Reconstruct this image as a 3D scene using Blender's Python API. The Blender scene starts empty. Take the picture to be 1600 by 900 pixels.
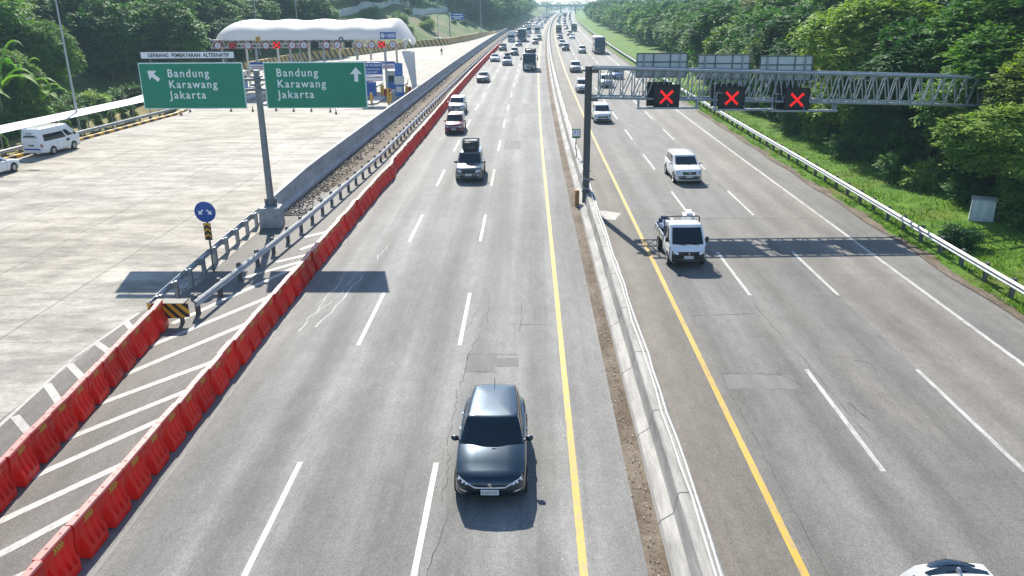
import bpy, bmesh, math, random
import numpy as np
from mathutils import Vector, Matrix, noise
from mathutils.bvhtree import BVHTree
R = math.radians
random.seed(7)
S = bpy.context.scene
COL = S.collection

# ---------------------------------------------------------------- camera, sky, sun, exposure
CAM_H = 11.42
cam_d = bpy.data.cameras.new('camera')
cam = bpy.data.objects.new('camera', cam_d)
COL.objects.link(cam)
cam_d.sensor_width = 36.0
cam_d.lens = 36 * 1245.0 / 1600
cam_d.clip_start = 0.1
cam_d.clip_end = 9000
cam.matrix_world = (Matrix.Translation((0, 0, CAM_H)) @ Matrix.Rotation(0.020948, 4, 'Z')
                    @ Matrix.Rotation(math.pi / 2 - 0.344686, 4, 'X') @ Matrix.Rotation(-0.007165, 4, 'Z'))
S.camera = cam

HAZE = 0.00033
SUN_EL = R(38.6)
SUN_AZ = math.atan2(-0.235, 1.0)            # the sun stands ahead of the camera and a little to the left
w = bpy.data.worlds.new('World')
S.world = w
w.use_nodes = True
wn = w.node_tree
sky = wn.nodes.new('ShaderNodeTexSky')
sky.sky_type = 'NISHITA'
sky.sun_disc = False
sky.sun_elevation = SUN_EL
sky.sun_rotation = SUN_AZ
sky.air_density = 1.0
sky.dust_density = 0.3
sky.ozone_density = 3.0
wn.links.new(sky.outputs[0], wn.nodes['Background'].inputs[0])
wn.nodes['Background'].inputs[1].default_value = 0.125
sd = bpy.data.lights.new('sun', 'SUN')
sd.energy = 5.0
sd.angle = R(0.5)
sd.color = (1.0, 0.94, 0.83)
sun = bpy.data.objects.new('sun', sd)
COL.objects.link(sun)
sdir = Vector((math.sin(SUN_AZ) * math.cos(SUN_EL), math.cos(SUN_AZ) * math.cos(SUN_EL), math.sin(SUN_EL)))
sun.rotation_euler = sdir.to_track_quat('Z', 'Y').to_euler()
sun.location = (-20, 80, 70)
S.view_settings.view_transform = 'Standard'
S.view_settings.look = 'None'
S.view_settings.exposure = 0.84
S.view_settings.gamma = 1.0
S.view_settings.use_curve_mapping = False
S.render.engine = 'CYCLES'
S.cycles.use_denoising = True
S.cycles.max_bounces = 6
S.cycles.diffuse_bounces = 3
S.cycles.glossy_bounces = 3
S.cycles.transmission_bounces = 3
S.cycles.volume_bounces = 0
S.cycles.caustics_reflective = False
S.cycles.caustics_refractive = False

# ---------------------------------------------------------------- helpers
def cx(Y):
    """sideways drift of the road, which bends gently right beyond 60 m"""
    return 4.54e-4 * max(0.0, Y - 60.0) ** 1.658

def heading(Y):
    return math.atan((cx(Y + 2) - cx(Y - 2)) / 4.0)

class MB:
    """collects shapes into one mesh"""
    def __init__(s):
        s.v = []; s.f = []; s.m = []; s.uv = None; s.cur = 0
    def add(s, vs, fs, mi=None):
        o = len(s.v)
        s.v.extend([tuple(p) for p in vs])
        s.f.extend([tuple(i + o for i in f) for f in fs])
        s.m.extend([s.cur if mi is None else mi] * len(fs))
        return s
    def box(s, c, d, rz=0, rx=0, ry=0, mi=None, taper=1.0):
        M = Matrix.Translation(c) @ Matrix.Rotation(rz, 4, 'Z') @ Matrix.Rotation(ry, 4, 'Y') @ Matrix.Rotation(rx, 4, 'X')
        vs = []
        for z in (-.5, .5):
            k = taper if z > 0 else 1.0
            for x, y in ((-.5, -.5), (.5, -.5), (.5, .5), (-.5, .5)):
                vs.append(M @ Vector((x * d[0] * k, y * d[1] * k, z * d[2])))
        return s.add(vs, [(3, 2, 1, 0), (4, 5, 6, 7), (0, 1, 5, 4), (1, 2, 6, 5), (2, 3, 7, 6), (3, 0, 4, 7)], mi)
    def tube(s, pts, r, n=8, cap=True, mi=None):
        pts = [Vector(p) for p in pts]
        rs = r if isinstance(r, (list, tuple)) else [r] * len(pts)
        vs = []; fs = []
        up = None
        for i, p in enumerate(pts):
            a = pts[max(0, i - 1)]; b = pts[min(len(pts) - 1, i + 1)]
            t = (b - a).normalized()
            if up is None:
                up = Vector((0, 0, 1)) if abs(t.z) < .9 else Vector((0, 1, 0))
            x = t.cross(up).normalized(); y = x.cross(t).normalized()
            up = y
            for k in range(n):
                q = 2 * math.pi * k / n
                vs.append(p + (x * math.cos(q) + y * math.sin(q)) * rs[i])
        for i in range(len(pts) - 1):
            for k in range(n):
                a = i * n + k; b = i * n + (k + 1) % n
                fs.append((a, b, b + n, a + n))
        if cap:
            fs.append(tuple(range(n - 1, -1, -1)))
            fs.append(tuple(range(len(vs) - n, len(vs))))
        return s.add(vs, fs, mi)
    def bar(s, a, b, w, h=None, mi=None):
        h = h or w
        a = Vector(a); b = Vector(b); t = (b - a).normalized()
        up = Vector((0, 0, 1)) if abs(t.z) < .95 else Vector((0, 1, 0))
        x = t.cross(up).normalized(); y = x.cross(t).normalized()
        vs = [p + x * i * w / 2 + y * j * h / 2 for p in (a, b) for i, j in ((-1, -1), (1, -1), (1, 1), (-1, 1))]
        return s.add(vs, [(3, 2, 1, 0), (4, 5, 6, 7), (0, 1, 5, 4), (1, 2, 6, 5), (2, 3, 7, 6), (3, 0, 4, 7)], mi)
    def prism(s, poly, z0, z1, M=None, mi=None):
        """a flat outline (x, y) given thickness from z0 to z1, then moved by M"""
        M = M or Matrix.Identity(4)
        n = len(poly)
        vs = [M @ Vector((x, y, z0)) for x, y in poly] + [M @ Vector((x, y, z1)) for x, y in poly]
        fs = [tuple(range(n - 1, -1, -1)), tuple(range(n, 2 * n))]
        fs += [(i, (i + 1) % n, n + (i + 1) % n, n + i) for i in range(n)]
        return s.add(vs, fs, mi)
    def lathe(s, prof, c=(0, 0, 0), n=16, M=None, mi=None):
        M = M or Matrix.Translation(c)
        vs = []; fs = []
        for r, z in prof:
            for k in range(n):
                q = 2 * math.pi * k / n
                vs.append(M @ Vector((r * math.cos(q), r * math.sin(q), z)))
        for i in range(len(prof) - 1):
            for k in range(n):
                a = i * n + k; b = i * n + (k + 1) % n
                fs.append((a, b, b + n, a + n))
        fs.append(tuple(range(n - 1, -1, -1)))
        fs.append(tuple(range(len(vs) - n, len(vs))))
        return s.add(vs, fs, mi)
    def loft(s, rings, closed=True, cap=True, mi=None):
        n = len(rings[0]); vs = [p for r in rings for p in r]; fs = []
        for i in range(len(rings) - 1):
            for k in range(n if closed else n - 1):
                a = i * n + k; b = i * n + (k + 1) % n
                fs.append((a, b, b + n, a + n))
        if cap and closed:
            fs.append(tuple(range(n - 1, -1, -1)))
            fs.append(tuple(range(len(vs) - n, len(vs))))
        return s.add(vs, fs, mi)
    def grid(s, P, mi=None, flip=False):
        """P[i][j] points"""
        a = len(P); b = len(P[0])
        vs = [p for r in P for p in r]; fs = []
        for i in range(a - 1):
            for j in range(b - 1):
                q = (i * b + j, i * b + j + 1, (i + 1) * b + j + 1, (i + 1) * b + j)
                fs.append(q[::-1] if flip else q)
        return s.add(vs, fs, mi)
    def join(s, o, mi):
        return s.add(o.v, o.f, mi)
    def mesh(s, name, mats, smooth=None, bevel=0.0, fix=True):
        me = bpy.data.meshes.new(name)
        me.from_pydata(s.v, [], s.f)
        if not isinstance(mats, (list, tuple)): mats = [mats]
        for m in mats: me.materials.append(m)
        if len(mats) > 1:
            me.polygons.foreach_set('material_index', s.m)
        if s.uv is not None:
            ul = me.uv_layers.new(name='UVMap')
            idx = np.zeros(len(me.loops), dtype=np.int32)
            me.loops.foreach_get('vertex_index', idx)
            ul.data.foreach_set('uv', np.array(s.uv, dtype=np.float32)[idx].ravel())
        if smooth is not None or bevel or fix:
            bm = bmesh.new(); bm.from_mesh(me)
            if fix and s.uv is None:
                bmesh.ops.recalc_face_normals(bm, faces=bm.faces)
            if bevel:
                es = [e for e in bm.edges if len(e.link_faces) == 2 and e.calc_face_angle(0) > R(30)]
                bmesh.ops.bevel(bm, geom=es, offset=bevel, segments=2, affect='EDGES', clamp_overlap=True)
                if smooth is None: smooth = 35
            if smooth is not None:
                for e in bm.edges:
                    e.smooth = len(e.link_faces) == 2 and e.calc_face_angle(0) < R(smooth)
                for f in bm.faces: f.smooth = True
            bm.to_mesh(me); bm.free()
        return me
    def build(s, name, mats, parent=None, smooth=None, bevel=0.0, fix=True):
        o = bpy.data.objects.new(name, s.mesh(name, mats, smooth, bevel, fix))
        COL.objects.link(o)
        if parent is not None: o.parent = parent
        return o

def tag(o, label=None, cat=None, group=None, kind=None):
    if label: o['label'] = label
    if cat: o['category'] = cat
    if group: o['group'] = group
    if kind: o['kind'] = kind
    return o

def thing(name, label, cat, loc=(0, 0, 0), rz=0, group=None):
    o = bpy.data.objects.new(name, None)
    COL.objects.link(o)
    o.location = loc; o.rotation_euler = (0, 0, rz); o.empty_display_size = .3
    return tag(o, label, cat, group)

KIDS = {}
def copy_tree(o, label=None, group=None):
    """copy a thing with its parts and their sub-parts"""
    def rec(a, parent):
        c = a.copy(); COL.objects.link(c)
        if parent is not None: c.parent = parent
        for ch in KIDS.setdefault(a.name, list(a.children)):
            rec(ch, c)
        return c
    r = rec(o, None)
    if label: r['label'] = label
    if group: r['group'] = group
    return r

def lettering(parent, name, text, height, loc, mat, width=None, align='LEFT', rot=(math.pi / 2, 0, 0), depth=.003, bold=.0, spacing=1.0):
    """raised letters as a mesh; loc is the start (or centre) of the base line"""
    cu = bpy.data.curves.new('letters', 'FONT')
    cu.body = text; cu.align_x = align; cu.extrude = depth; cu.resolution_u = 3; cu.space_character = spacing; cu.offset = bold
    t = bpy.data.objects.new('letters', cu)
    me = bpy.data.meshes.new_from_object(t)
    n = len(me.vertices); co = np.empty(n * 3, dtype=np.float32)
    me.vertices.foreach_get('co', co); co = co.reshape(-1, 3)
    hh = .72
    sy = height / hh
    w0 = co[:, 0].max() - co[:, 0].min()
    sx = width / w0 if width else sy
    co[:, 0] *= sx; co[:, 1] *= sy
    me.vertices.foreach_set('co', co.ravel())
    bpy.data.objects.remove(t); bpy.data.curves.remove(cu)
    me.materials.clear(); me.materials.append(mat)
    o = bpy.data.objects.new(name, me); COL.objects.link(o)
    o.parent = parent; o.location = loc; o.rotation_euler = rot
    return o

# ---------------------------------------------------------------- materials
MATS = {}
def nd(t, typ, **kw):
    n = t.nodes.new(typ)
    for k, v in kw.items(): setattr(n, k, v)
    return n

def mat(name, col, rough=.6, metal=0.0, spec=.5, var=0.0, vs=3.0, bump=0.0, bs=40.0, coat=0.0, emit=None, es=0.0, streak=None):
    if name in MATS: return MATS[name]
    m = bpy.data.materials.new(name); m.use_nodes = True
    t = m.node_tree; b = t.nodes['Principled BSDF']
    b.inputs['Base Color'].default_value = (*col, 1)
    b.inputs['Roughness'].default_value = rough
    b.inputs['Metallic'].default_value = metal
    b.inputs['Specular IOR Level'].default_value = spec
    if coat:
        b.inputs['Coat Weight'].default_value = coat
        b.inputs['Coat Roughness'].default_value = .03
    if emit:
        b.inputs['Emission Color'].default_value = (*emit, 1)
        b.inputs['Emission Strength'].default_value = es
    if var:
        tc = nd(t, 'ShaderNodeTexCoord'); mp = nd(t, 'ShaderNodeMapping')
        if streak: mp.inputs['Scale'].default_value = streak
        nz = nd(t, 'ShaderNodeTexNoise'); nz.inputs['Scale'].default_value = vs; nz.inputs['Detail'].default_value = 6
        t.links.new(tc.outputs['Object'], mp.inputs[0]); t.links.new(mp.outputs[0], nz.inputs['Vector'])
        mr = nd(t, 'ShaderNodeMapRange')
        mr.inputs['From Min'].default_value = .3; mr.inputs['From Max'].default_value = .7
        mr.inputs['To Min'].default_value = 1 - var; mr.inputs['To Max'].default_value = 1 + var * .6
        t.links.new(nz.outputs['Fac'], mr.inputs['Value'])
        vm = nd(t, 'ShaderNodeVectorMath', operation='SCALE'); vm.inputs[0].default_value = col
        t.links.new(mr.outputs[0], vm.inputs['Scale']); t.links.new(vm.outputs[0], b.inputs['Base Color'])
        mr2 = nd(t, 'ShaderNodeMapRange')
        mr2.inputs['To Min'].default_value = max(.02, rough - .12 * (rough > .15)); mr2.inputs['To Max'].default_value = min(1, rough + .12 * (rough > .15))
        t.links.new(nz.outputs['Fac'], mr2.inputs['Value']); t.links.new(mr2.outputs[0], b.inputs['Roughness'])
    if bump:
        tc = nd(t, 'ShaderNodeTexCoord'); nz = nd(t, 'ShaderNodeTexNoise'); nz.inputs['Scale'].default_value = bs; nz.inputs['Detail'].default_value = 4
        bp = nd(t, 'ShaderNodeBump'); bp.inputs['Strength'].default_value = bump; bp.inputs['Distance'].default_value = .02
        t.links.new(tc.outputs['Object'], nz.inputs['Vector']); t.links.new(nz.outputs['Fac'], bp.inputs['Height'])
        t.links.new(bp.outputs[0], b.inputs['Normal'])
    MATS[name] = m
    return m

class NG:
    """small wrapper for building surface node graphs from the UV map (metres across, metres along)"""
    def __init__(s, name, col, rough=.75, spec=.35):
        s.m = bpy.data.materials.new(name); s.m.use_nodes = True; s.t = s.m.node_tree
        s.b = s.t.nodes['Principled BSDF']
        s.b.inputs['Roughness'].default_value = rough; s.b.inputs['Specular IOR Level'].default_value = spec
        s.col = col
        u = nd(s.t, 'ShaderNodeUVMap'); s.uv = u.outputs[0]
        sp = nd(s.t, 'ShaderNodeSeparateXYZ'); s.t.links.new(s.uv, sp.inputs[0]); s.u = sp.outputs[0]; s.v = sp.outputs[1]
        s.fac = None
    def link(s, a, b): s.t.links.new(a, b)
    def noise(s, su, sv, scale=1.0, detail=5.0, off=0.0, rough=.55):
        mp = nd(s.t, 'ShaderNodeMapping'); mp.inputs['Scale'].default_value = (su, sv, 1); mp.inputs['Location'].default_value = (off, off * 1.7, off)
        s.link(s.uv, mp.inputs[0])
        n = nd(s.t, 'ShaderNodeTexNoise'); n.inputs['Scale'].default_value = scale; n.inputs['Detail'].default_value = detail
        n.inputs['Roughness'].default_value = rough
        s.link(mp.outputs[0], n.inputs['Vector'])
        return n.outputs['Fac']
    def rng(s, x, a, b, c, d):
        r = nd(s.t, 'ShaderNodeMapRange')
        for k, v in zip(('From Min', 'From Max', 'To Min', 'To Max'), (a, b, c, d)): r.inputs[k].default_value = v
        s.link(x, r.inputs['Value'])
        return r.outputs[0]
    def math(s, op, a, b=None):
        n = nd(s.t, 'ShaderNodeMath', operation=op)
        for i, x in enumerate((a, b)):
            if x is None: continue
            if isinstance(x, (int, float)): n.inputs[i].default_value = x
            else: s.link(x, n.inputs[i])
        return n.outputs[0]
    def mul(s, x):
        s.fac = x if s.fac is None else s.math('MULTIPLY', s.fac, x)
    def joint(s, coord, period, width, depth, off=0.0):
        f = s.math('FRACT', s.math('DIVIDE', s.math('ADD', coord, off), period))
        d = s.math('MINIMUM', f, s.math('SUBTRACT', 1.0, f))
        return s.rng(d, width / period * .4, width / period, depth, 1.0)
    def tint(s, x, col2, a, b):
        """mix towards a second colour where noise x rises from a to b"""
        s.col2 = (s.rng(x, a, b, 0.0, 1.0), col2)
    def done(s, bump=None, bd=.01):
        vm = nd(s.t, 'ShaderNodeVectorMath', operation='SCALE')
        if hasattr(s, 'col2'):
            mx = nd(s.t, 'ShaderNodeMix', data_type='RGBA')
            mx.inputs[6].default_value = (*s.col, 1); mx.inputs[7].default_value = (*s.col2[1], 1)
            s.link(s.col2[0], mx.inputs[0]); s.link(mx.outputs[2], vm.inputs[0])
        else:
            vm.inputs[0].default_value = s.col
        if s.fac is not None: s.link(s.fac, vm.inputs['Scale'])
        else: vm.inputs['Scale'].default_value = 1.0
        s.link(vm.outputs[0], s.b.inputs['Base Color'])
        if bump is not None:
            bp = nd(s.t, 'ShaderNodeBump'); bp.inputs['Strength'].default_value = .5; bp.inputs['Distance'].default_value = bd
            s.link(bump, bp.inputs['Height']); s.link(bp.outputs[0], s.b.inputs['Normal'])
        return s.m

def asphalt(name, col, warm, centre, tracks=.1, streak=.3, specks=0.0, grain=.3):
    g = NG(name, col, .78, .3)
    g.tint(g.noise(.16, .05, 1, 5, 3.1), warm, .42, .64)
    g.mul(g.rng(g.noise(1.3, .03, 1, 6, 1.0, .6), .3, .7, 1 - streak, 1 + streak * .8))
    g.mul(g.rng(g.noise(.4, .16, 1, 6, 7.0, .62), .3, .7, .82, 1.16))
    g.mul(g.rng(g.noise(2.6, 1.1, 1, 6, 9.0, .7), .3, .7, .84, 1.13))
    g.mul(g.rng(g.noise(1, .8, 9.0, 4, 15.0, .75), .35, .65, .86, 1.14))
    ph = g.math('COSINE', g.math('MULTIPLY', g.math('SUBTRACT', g.u, centre), 2 * math.pi / 1.8))
    wob = g.noise(.1, .03, 1, 4, 4.0)
    g.mul(g.math('ADD', 1.0, g.math('MULTIPLY', g.math('MULTIPLY', ph, tracks), wob)))
    fine = g.noise(1, 1, 26, 4, 0.0, .8)
    g.mul(g.rng(fine, .38, .62, 1 - grain * 1.15, 1 + grain * 1.15))
    if specks:
        for sc, th in ((2.2, .10), (5.0, .13)):
            mp = nd(g.t, 'ShaderNodeMapping'); mp.inputs['Scale'].default_value = (1.0, .7, 1); g.link(g.uv, mp.inputs[0])
            v = nd(g.t, 'ShaderNodeTexVoronoi'); v.inputs['Scale'].default_value = sc; g.link(mp.outputs[0], v.inputs['Vector'])
            rag = g.math('ADD', v.outputs['Distance'], g.rng(g.noise(1, 1, 16, 3, 4.0, .7), .3, .7, -.05, .07))
            dot = g.rng(rag, th * .6, th, 1.0, 0.0)
            sp = nd(g.t, 'ShaderNodeSeparateColor'); g.link(v.outputs['Color'], sp.inputs[0])
            gate = g.math('MULTIPLY', g.math('GREATER_THAN', sp.outputs[0], .62), g.rng(g.noise(.5, .06, 1, 4, 12.0), .42, .6, .1, 1.0))
            g.mul(g.math('ADD', 1.0, g.math('MULTIPLY', g.math('MULTIPLY', dot, gate), specks)))
    g.mul(g.rng(g.noise(.02, .6, 1, 2, 5.0), .28, .31, .92, 1.0))
    return g.done(fine, .012)

def make_ground_materials():
    M = MATS
    M['asphalt_near'] = asphalt('grey_asphalt', (.155, .153, .146), (.2, .197, .186), -4.2, .3, .24, .75)
    M['asphalt_right'] = asphalt('brown_grey_asphalt', (.15, .145, .137), (.172, .16, .142), 7.5, .26, .2, .2)
    M['asphalt_outer'] = asphalt('pale_outer_asphalt', (.185, .17, .15), (.2, .188, .17), 14.5, .2, .1, .1, .2)
    M['asphalt_brown'] = asphalt('mud_stained_asphalt', (.14, .127, .108), (.165, .15, .128), 5, 0, .2, .2)
    M['asphalt_verge'] = asphalt('gritty_shoulder_asphalt', (.15, .146, .135), (.185, .175, .155), 17.4, 0, .2, .4, .4)
    M['asphalt_gore'] = asphalt('gore_asphalt', (.145, .134, .12), (.175, .165, .15), 0, .0, .16, .25)
    g = NG('plaza_concrete', (.375, .34, .28), .8, .3)
    g.tint(g.noise(.05, .05, 1, 4, 2.0), (.41, .385, .335), .4, .62)
    g.mul(g.rng(g.noise(.16, .5, 1, 6, 1.0, .7), .36, .6, .6, 1.12))
    g.mul(g.rng(g.noise(.42, 1.0, 1, 7, 6.0, .78), .3, .52, .55, 1.02))
    g.mul(g.rng(g.noise(1.1, 2.0, 1, 6, 16.0, .78), .34, .5, .72, 1.0))
    g.mul(g.rng(g.noise(1, .2, .8, 6, 9.0, .6), .3, .7, .86, 1.08))
    g.mul(g.rng(g.noise(1, 1, 12, 4, 3.0, .7), .3, .7, .9, 1.08))
    g.mul(g.rng(g.noise(.22, .3, 1, 6, 21.0, .7), .32, .56, .72, 1.04)); g.mul(g.rng(g.noise(1, .8, 5, 5, 33.0, .75), .3, .6, .84, 1.05))
    g.mul(g.joint(g.u, 4.6, .05, .52, .8)); g.mul(g.joint(g.v, 5.2, .035, .68))
    M['plaza'] = g.done()
    g = NG('roadside_dirt', (.125, .095, .068), .9, .2)
    g.tint(g.noise(.9, .5, 1, 5, 2.0), (.19, .155, .118), .42, .6)
    g.mul(g.rng(g.noise(1, 1, 6, 5, 4.0, .7), .3, .7, .6, 1.3))
    f = g.noise(1, 1, 22, 4, 1.0, .7); g.mul(g.rng(f, .3, .7, .75, 1.25))
    M['dirt'] = g.done(f, .03)
    g = NG('concrete_barrier', (.4, .385, .355), .8, .3)
    g.mul(g.rng(g.noise(2.0, .35, 1, 6, 1.0, .65), .32, .62, .55, 1.08))
    g.mul(g.rng(g.noise(8, 1.2, 1, 5, 4.0, .7), .3, .7, .78, 1.1))
    g.mul(g.rng(g.noise(1, 1, 14, 4, 8.0), .3, .7, .9, 1.08))
    g.mul(g.joint(g.v, 3.9, .035, .25))
    M['barrier'] = g.done()
    g = NG('grey_concrete_wall', (.42, .425, .42), .8, .3)
    g.mul(g.rng(g.noise(1.2, .25, 1, 6, 1.0, .65), .3, .65, .68, 1.1))
    g.mul(g.rng(g.noise(4, .8, 1, 5, 3.0, .7), .3, .7, .85, 1.1))
    g.mul(g.joint(g.v, 6.0, .04, .5))
    M['wall'] = g.done()
    def paint(name, col, worn):
        g = NG(name, col, .6, .4)
        g.tint(g.noise(2, .6, 3, 6, 2.0, .8), worn, .47, .62)
        g.mul(g.rng(g.noise(.3, .2, 1, 4, 8.0), .3, .7, .78, 1.08))
        g.mul(g.rng(g.noise(1, 1, 18, 4, 1.0), .3, .7, .88, 1.06))
        return g.done()
    M['white_paint'] = paint('white_road_paint', (.52, .51, .47), (.3, .29, .27))
    M['dull_paint'] = paint('dull_white_road_paint', (.4, .385, .35), (.26, .25, .23))
    M['yellow_paint'] = paint('yellow_road_paint', (.6, .36, .03), (.34, .27, .13))
    def grass(name, a, b, scale):
        m = bpy.data.materials.new(name); m.use_nodes = True; t = m.node_tree; p = t.nodes['Principled BSDF']
        p.inputs['Roughness'].default_value = .85; p.inputs['Specular IOR Level'].default_value = .15
        tc = nd(t, 'ShaderNodeTexCoord')
        n1 = nd(t, 'ShaderNodeTexNoise'); n1.inputs['Scale'].default_value = scale; n1.inputs['Detail'].default_value = 8; n1.inputs['Roughness'].default_value = .65
        t.links.new(tc.outputs['Object'], n1.inputs['Vector'])
        cr = nd(t, 'ShaderNodeValToRGB')
        cr.color_ramp.elements[0].position = .34; cr.color_ramp.elements[0].color = (*a[0], 1)
        cr.color_ramp.elements[1].position = .68; cr.color_ramp.elements[1].color = (*a[1], 1)
        t.links.new(n1.outputs['Fac'], cr.inputs[0])
        n2 = nd(t, 'ShaderNodeTexNoise'); n2.inputs['Scale'].default_value = scale * .16; n2.inputs['Detail'].default_value = 5
        t.links.new(tc.outputs['Object'], n2.inputs['Vector'])
        mr = nd(t, 'ShaderNodeMapRange'); mr.inputs['From Min'].default_value = .55; mr.inputs['From Max'].default_value = .68
        t.links.new(n2.outputs['Fac'], mr.inputs['Value'])
        mx = nd(t, 'ShaderNodeMix', data_type='RGBA'); mx.inputs[7].default_value = (*b, 1)
        t.links.new(mr.outputs[0], mx.inputs[0]); t.links.new(cr.outputs[0], mx.inputs[6])
        t.links.new(mx.outputs[2], p.inputs['Base Color'])
        n3 = nd(t, 'ShaderNodeTexNoise'); n3.inputs['Scale'].default_value = 9; n3.inputs['Detail'].default_value = 4
        t.links.new(tc.outputs['Object'], n3.inputs['Vector'])
        bp = nd(t, 'ShaderNodeBump'); bp.inputs['Strength'].default_value = .8; bp.inputs['Distance'].default_value = .12
        t.links.new(n3.outputs['Fac'], bp.inputs['Height']); t.links.new(bp.outputs[0], p.inputs['Normal'])
        return m
    M['verge'] = grass('verge_grass', ((.045, .12, .008), (.12, .23, .018)), (.13, .13, .03), .9)
    M['dry'] = grass('dry_grass', ((.19, .16, .06), (.28, .23, .1)), (.12, .14, .04), 1.2)
    M['hill'] = grass('hill_grass', ((.05, .105, .025), (.16, .2, .055)), (.2, .16, .1), .3)
    M['ground'] = grass('field_ground', ((.05, .07, .025), (.1, .11, .05)), (.13, .12, .08), .05)
make_ground_materials()

def leaf_mat(name, cols, trans=.3):
    m = bpy.data.materials.new(name); m.use_nodes = True; t = m.node_tree
    p = t.nodes['Principled BSDF']; out = t.nodes['Material Output']
    p.inputs['Roughness'].default_value = .62; p.inputs['Specular IOR Level'].default_value = .12
    geo = nd(t, 'ShaderNodeNewGeometry'); oi = nd(t, 'ShaderNodeObjectInfo')
    tc = nd(t, 'ShaderNodeTexCoord'); nz = nd(t, 'ShaderNodeTexNoise'); nz.inputs['Scale'].default_value = .45; nz.inputs['Detail'].default_value = 3
    t.links.new(tc.outputs['Object'], nz.inputs['Vector'])
    a = nd(t, 'ShaderNodeMath', operation='MULTIPLY'); a.inputs[1].default_value = .34; t.links.new(geo.outputs['Random Per Island'], a.inputs[0])
    b = nd(t, 'ShaderNodeMath', operation='MULTIPLY'); b.inputs[1].default_value = .42; t.links.new(oi.outputs['Random'], b.inputs[0])
    c = nd(t, 'ShaderNodeMath', operation='ADD'); t.links.new(a.outputs[0], c.inputs[0]); t.links.new(b.outputs[0], c.inputs[1])
    d = nd(t, 'ShaderNodeMapRange'); d.inputs['From Min'].default_value = .3; d.inputs['From Max'].default_value = .7; d.inputs['To Max'].default_value = .32
    t.links.new(nz.outputs['Fac'], d.inputs['Value'])
    e = nd(t, 'ShaderNodeMath', operation='ADD'); t.links.new(c.outputs[0], e.inputs[0]); t.links.new(d.outputs[0], e.inputs[1])
    cr = nd(t, 'ShaderNodeValToRGB')
    els = cr.color_ramp.elements
    els[0].position = 0; els[0].color = (*cols[0], 1); els[1].position = 1; els[1].color = (*cols[-1], 1)
    for i, cc in enumerate(cols[1:-1]):
        x = els.new((i + 1) / (len(cols) - 1)); x.color = (*cc, 1)
    t.links.new(e.outputs[0], cr.inputs[0]); t.links.new(cr.outputs[0], p.inputs['Base Color'])
    tr = nd(t, 'ShaderNodeBsdfTranslucent')
    hs = nd(t, 'ShaderNodeMix', data_type='RGBA', blend_type='MULTIPLY'); hs.inputs[0].default_value = 1.0; hs.inputs[7].default_value = (1.5, 1.7, .5, 1)
    t.links.new(cr.outputs[0], hs.inputs[6]); t.links.new(hs.outputs[2], tr.inputs['Color'])
    mx = nd(t, 'ShaderNodeMixShader'); mx.inputs[0].default_value = trans
    t.links.new(p.outputs[0], mx.inputs[1]); t.links.new(tr.outputs[0], mx.inputs[2]); t.links.new(mx.outputs[0], out.inputs['Surface'])
    MATS[name] = m
    return m
LEAF_A = leaf_mat('broad_tree_leaves', [(.01, .055, .014), (.034, .12, .018), (.09, .205, .026), (.21, .33, .045)], .3)
LEAF_B = leaf_mat('pale_tree_leaves', [(.025, .075, .02), (.075, .17, .03), (.17, .28, .045), (.36, .43, .09)], .3)
LEAF_C = leaf_mat('dark_tree_leaves', [(.007, .042, .017), (.02, .082, .021), (.05, .14, .026), (.135, .24, .042)], .3)
LEAF_Y = leaf_mat('yellowing_tree_leaves', [(.045, .095, .02), (.12, .19, .028), (.24, .3, .035), (.45, .34, .05)], .36)
LEAF_R = leaf_mat('russet_tree_leaves', [(.03, .06, .02), (.08, .11, .03), (.17, .17, .045), (.26, .17, .06)], .22)
LEAF_BAN = leaf_mat('banana_leaves', [(.03, .1, .02), (.07, .18, .03), (.14, .26, .04), (.3, .42, .06)], .4)
BARK = mat('tree_bark', (.09, .075, .06), .9, var=.35, vs=6)
STEEL = mat('galvanised_steel', (.36, .38, .39), .45, .55, var=.2, vs=5)
PALE_STEEL = mat('weathered_rail_steel', (.4, .41, .4), .5, .3, var=.22, vs=4)
GREY_POLE = mat('grey_painted_pole', (.2, .225, .245), .45, .3, var=.2, vs=3)
GANTRY = mat('blue_grey_gantry_steel', (.27, .31, .33), .5, .3, var=.2, vs=4)
GANTRY_DARK = mat('dark_gantry_post', (.075, .09, .1), .5, .2, var=.2, vs=4)
POST = mat('rail_post_steel', (.16, .155, .145), .7, .2, var=.3, vs=6)
BLACK = mat('black_plastic', (.012, .012, .013), .5)
RUBBER = mat('tyre_rubber', (.018, .018, .018), .85)
ARCH = mat('wheel_arch_liner', (.008, .008, .008), .9)
RIM = mat('alloy_rim', (.5, .51, .52), .3, .8)
CHROME = mat('chrome_trim', (.75, .76, .78), .12, .9)
GLASS = mat('tinted_glass', (.003, .009, .016), .03, spec=.55)
GLASSL = mat('light_tinted_glass', (.03, .045, .055), .04, spec=.6)
LAMP = mat('clear_headlamp', (.55, .57, .6), .12, .25)
LAMP_ON = mat('bright_lamp_lens', (.85, .87, .9), .25)
BRIGHT = mat('bright_silver_trim', (.74, .76, .8), .3, .15)
TAIL = mat('red_tail_lamp', (.3, .012, .012), .2)
PLATE_B = mat('black_plate', (.015, .015, .017), .4)
PLATE_W = mat('white_plate', (.7, .7, .7), .4)
WHITE = mat('white_sign_letters', (.82, .84, .83), .5)
SIGN_G = mat('green_sign_face', (.001, .23, .135), .4, var=.12, vs=.7)
SIGN_EDGE = mat('pale_sign_border', (.6, .78, .72), .5)
SIGN_BACK = mat('grey_sign_back', (.46, .5, .53), .5, .3, var=.12, vs=1.5)
SIGN_B = mat('blue_sign_face', (.008, .075, .33), .4, var=.1, vs=2)
SIGN_W = mat('white_sign_face', (.8, .84, .86), .5, var=.06, vs=2)
SIGN_K = mat('black_sign_letters', (.015, .016, .02), .5)
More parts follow.
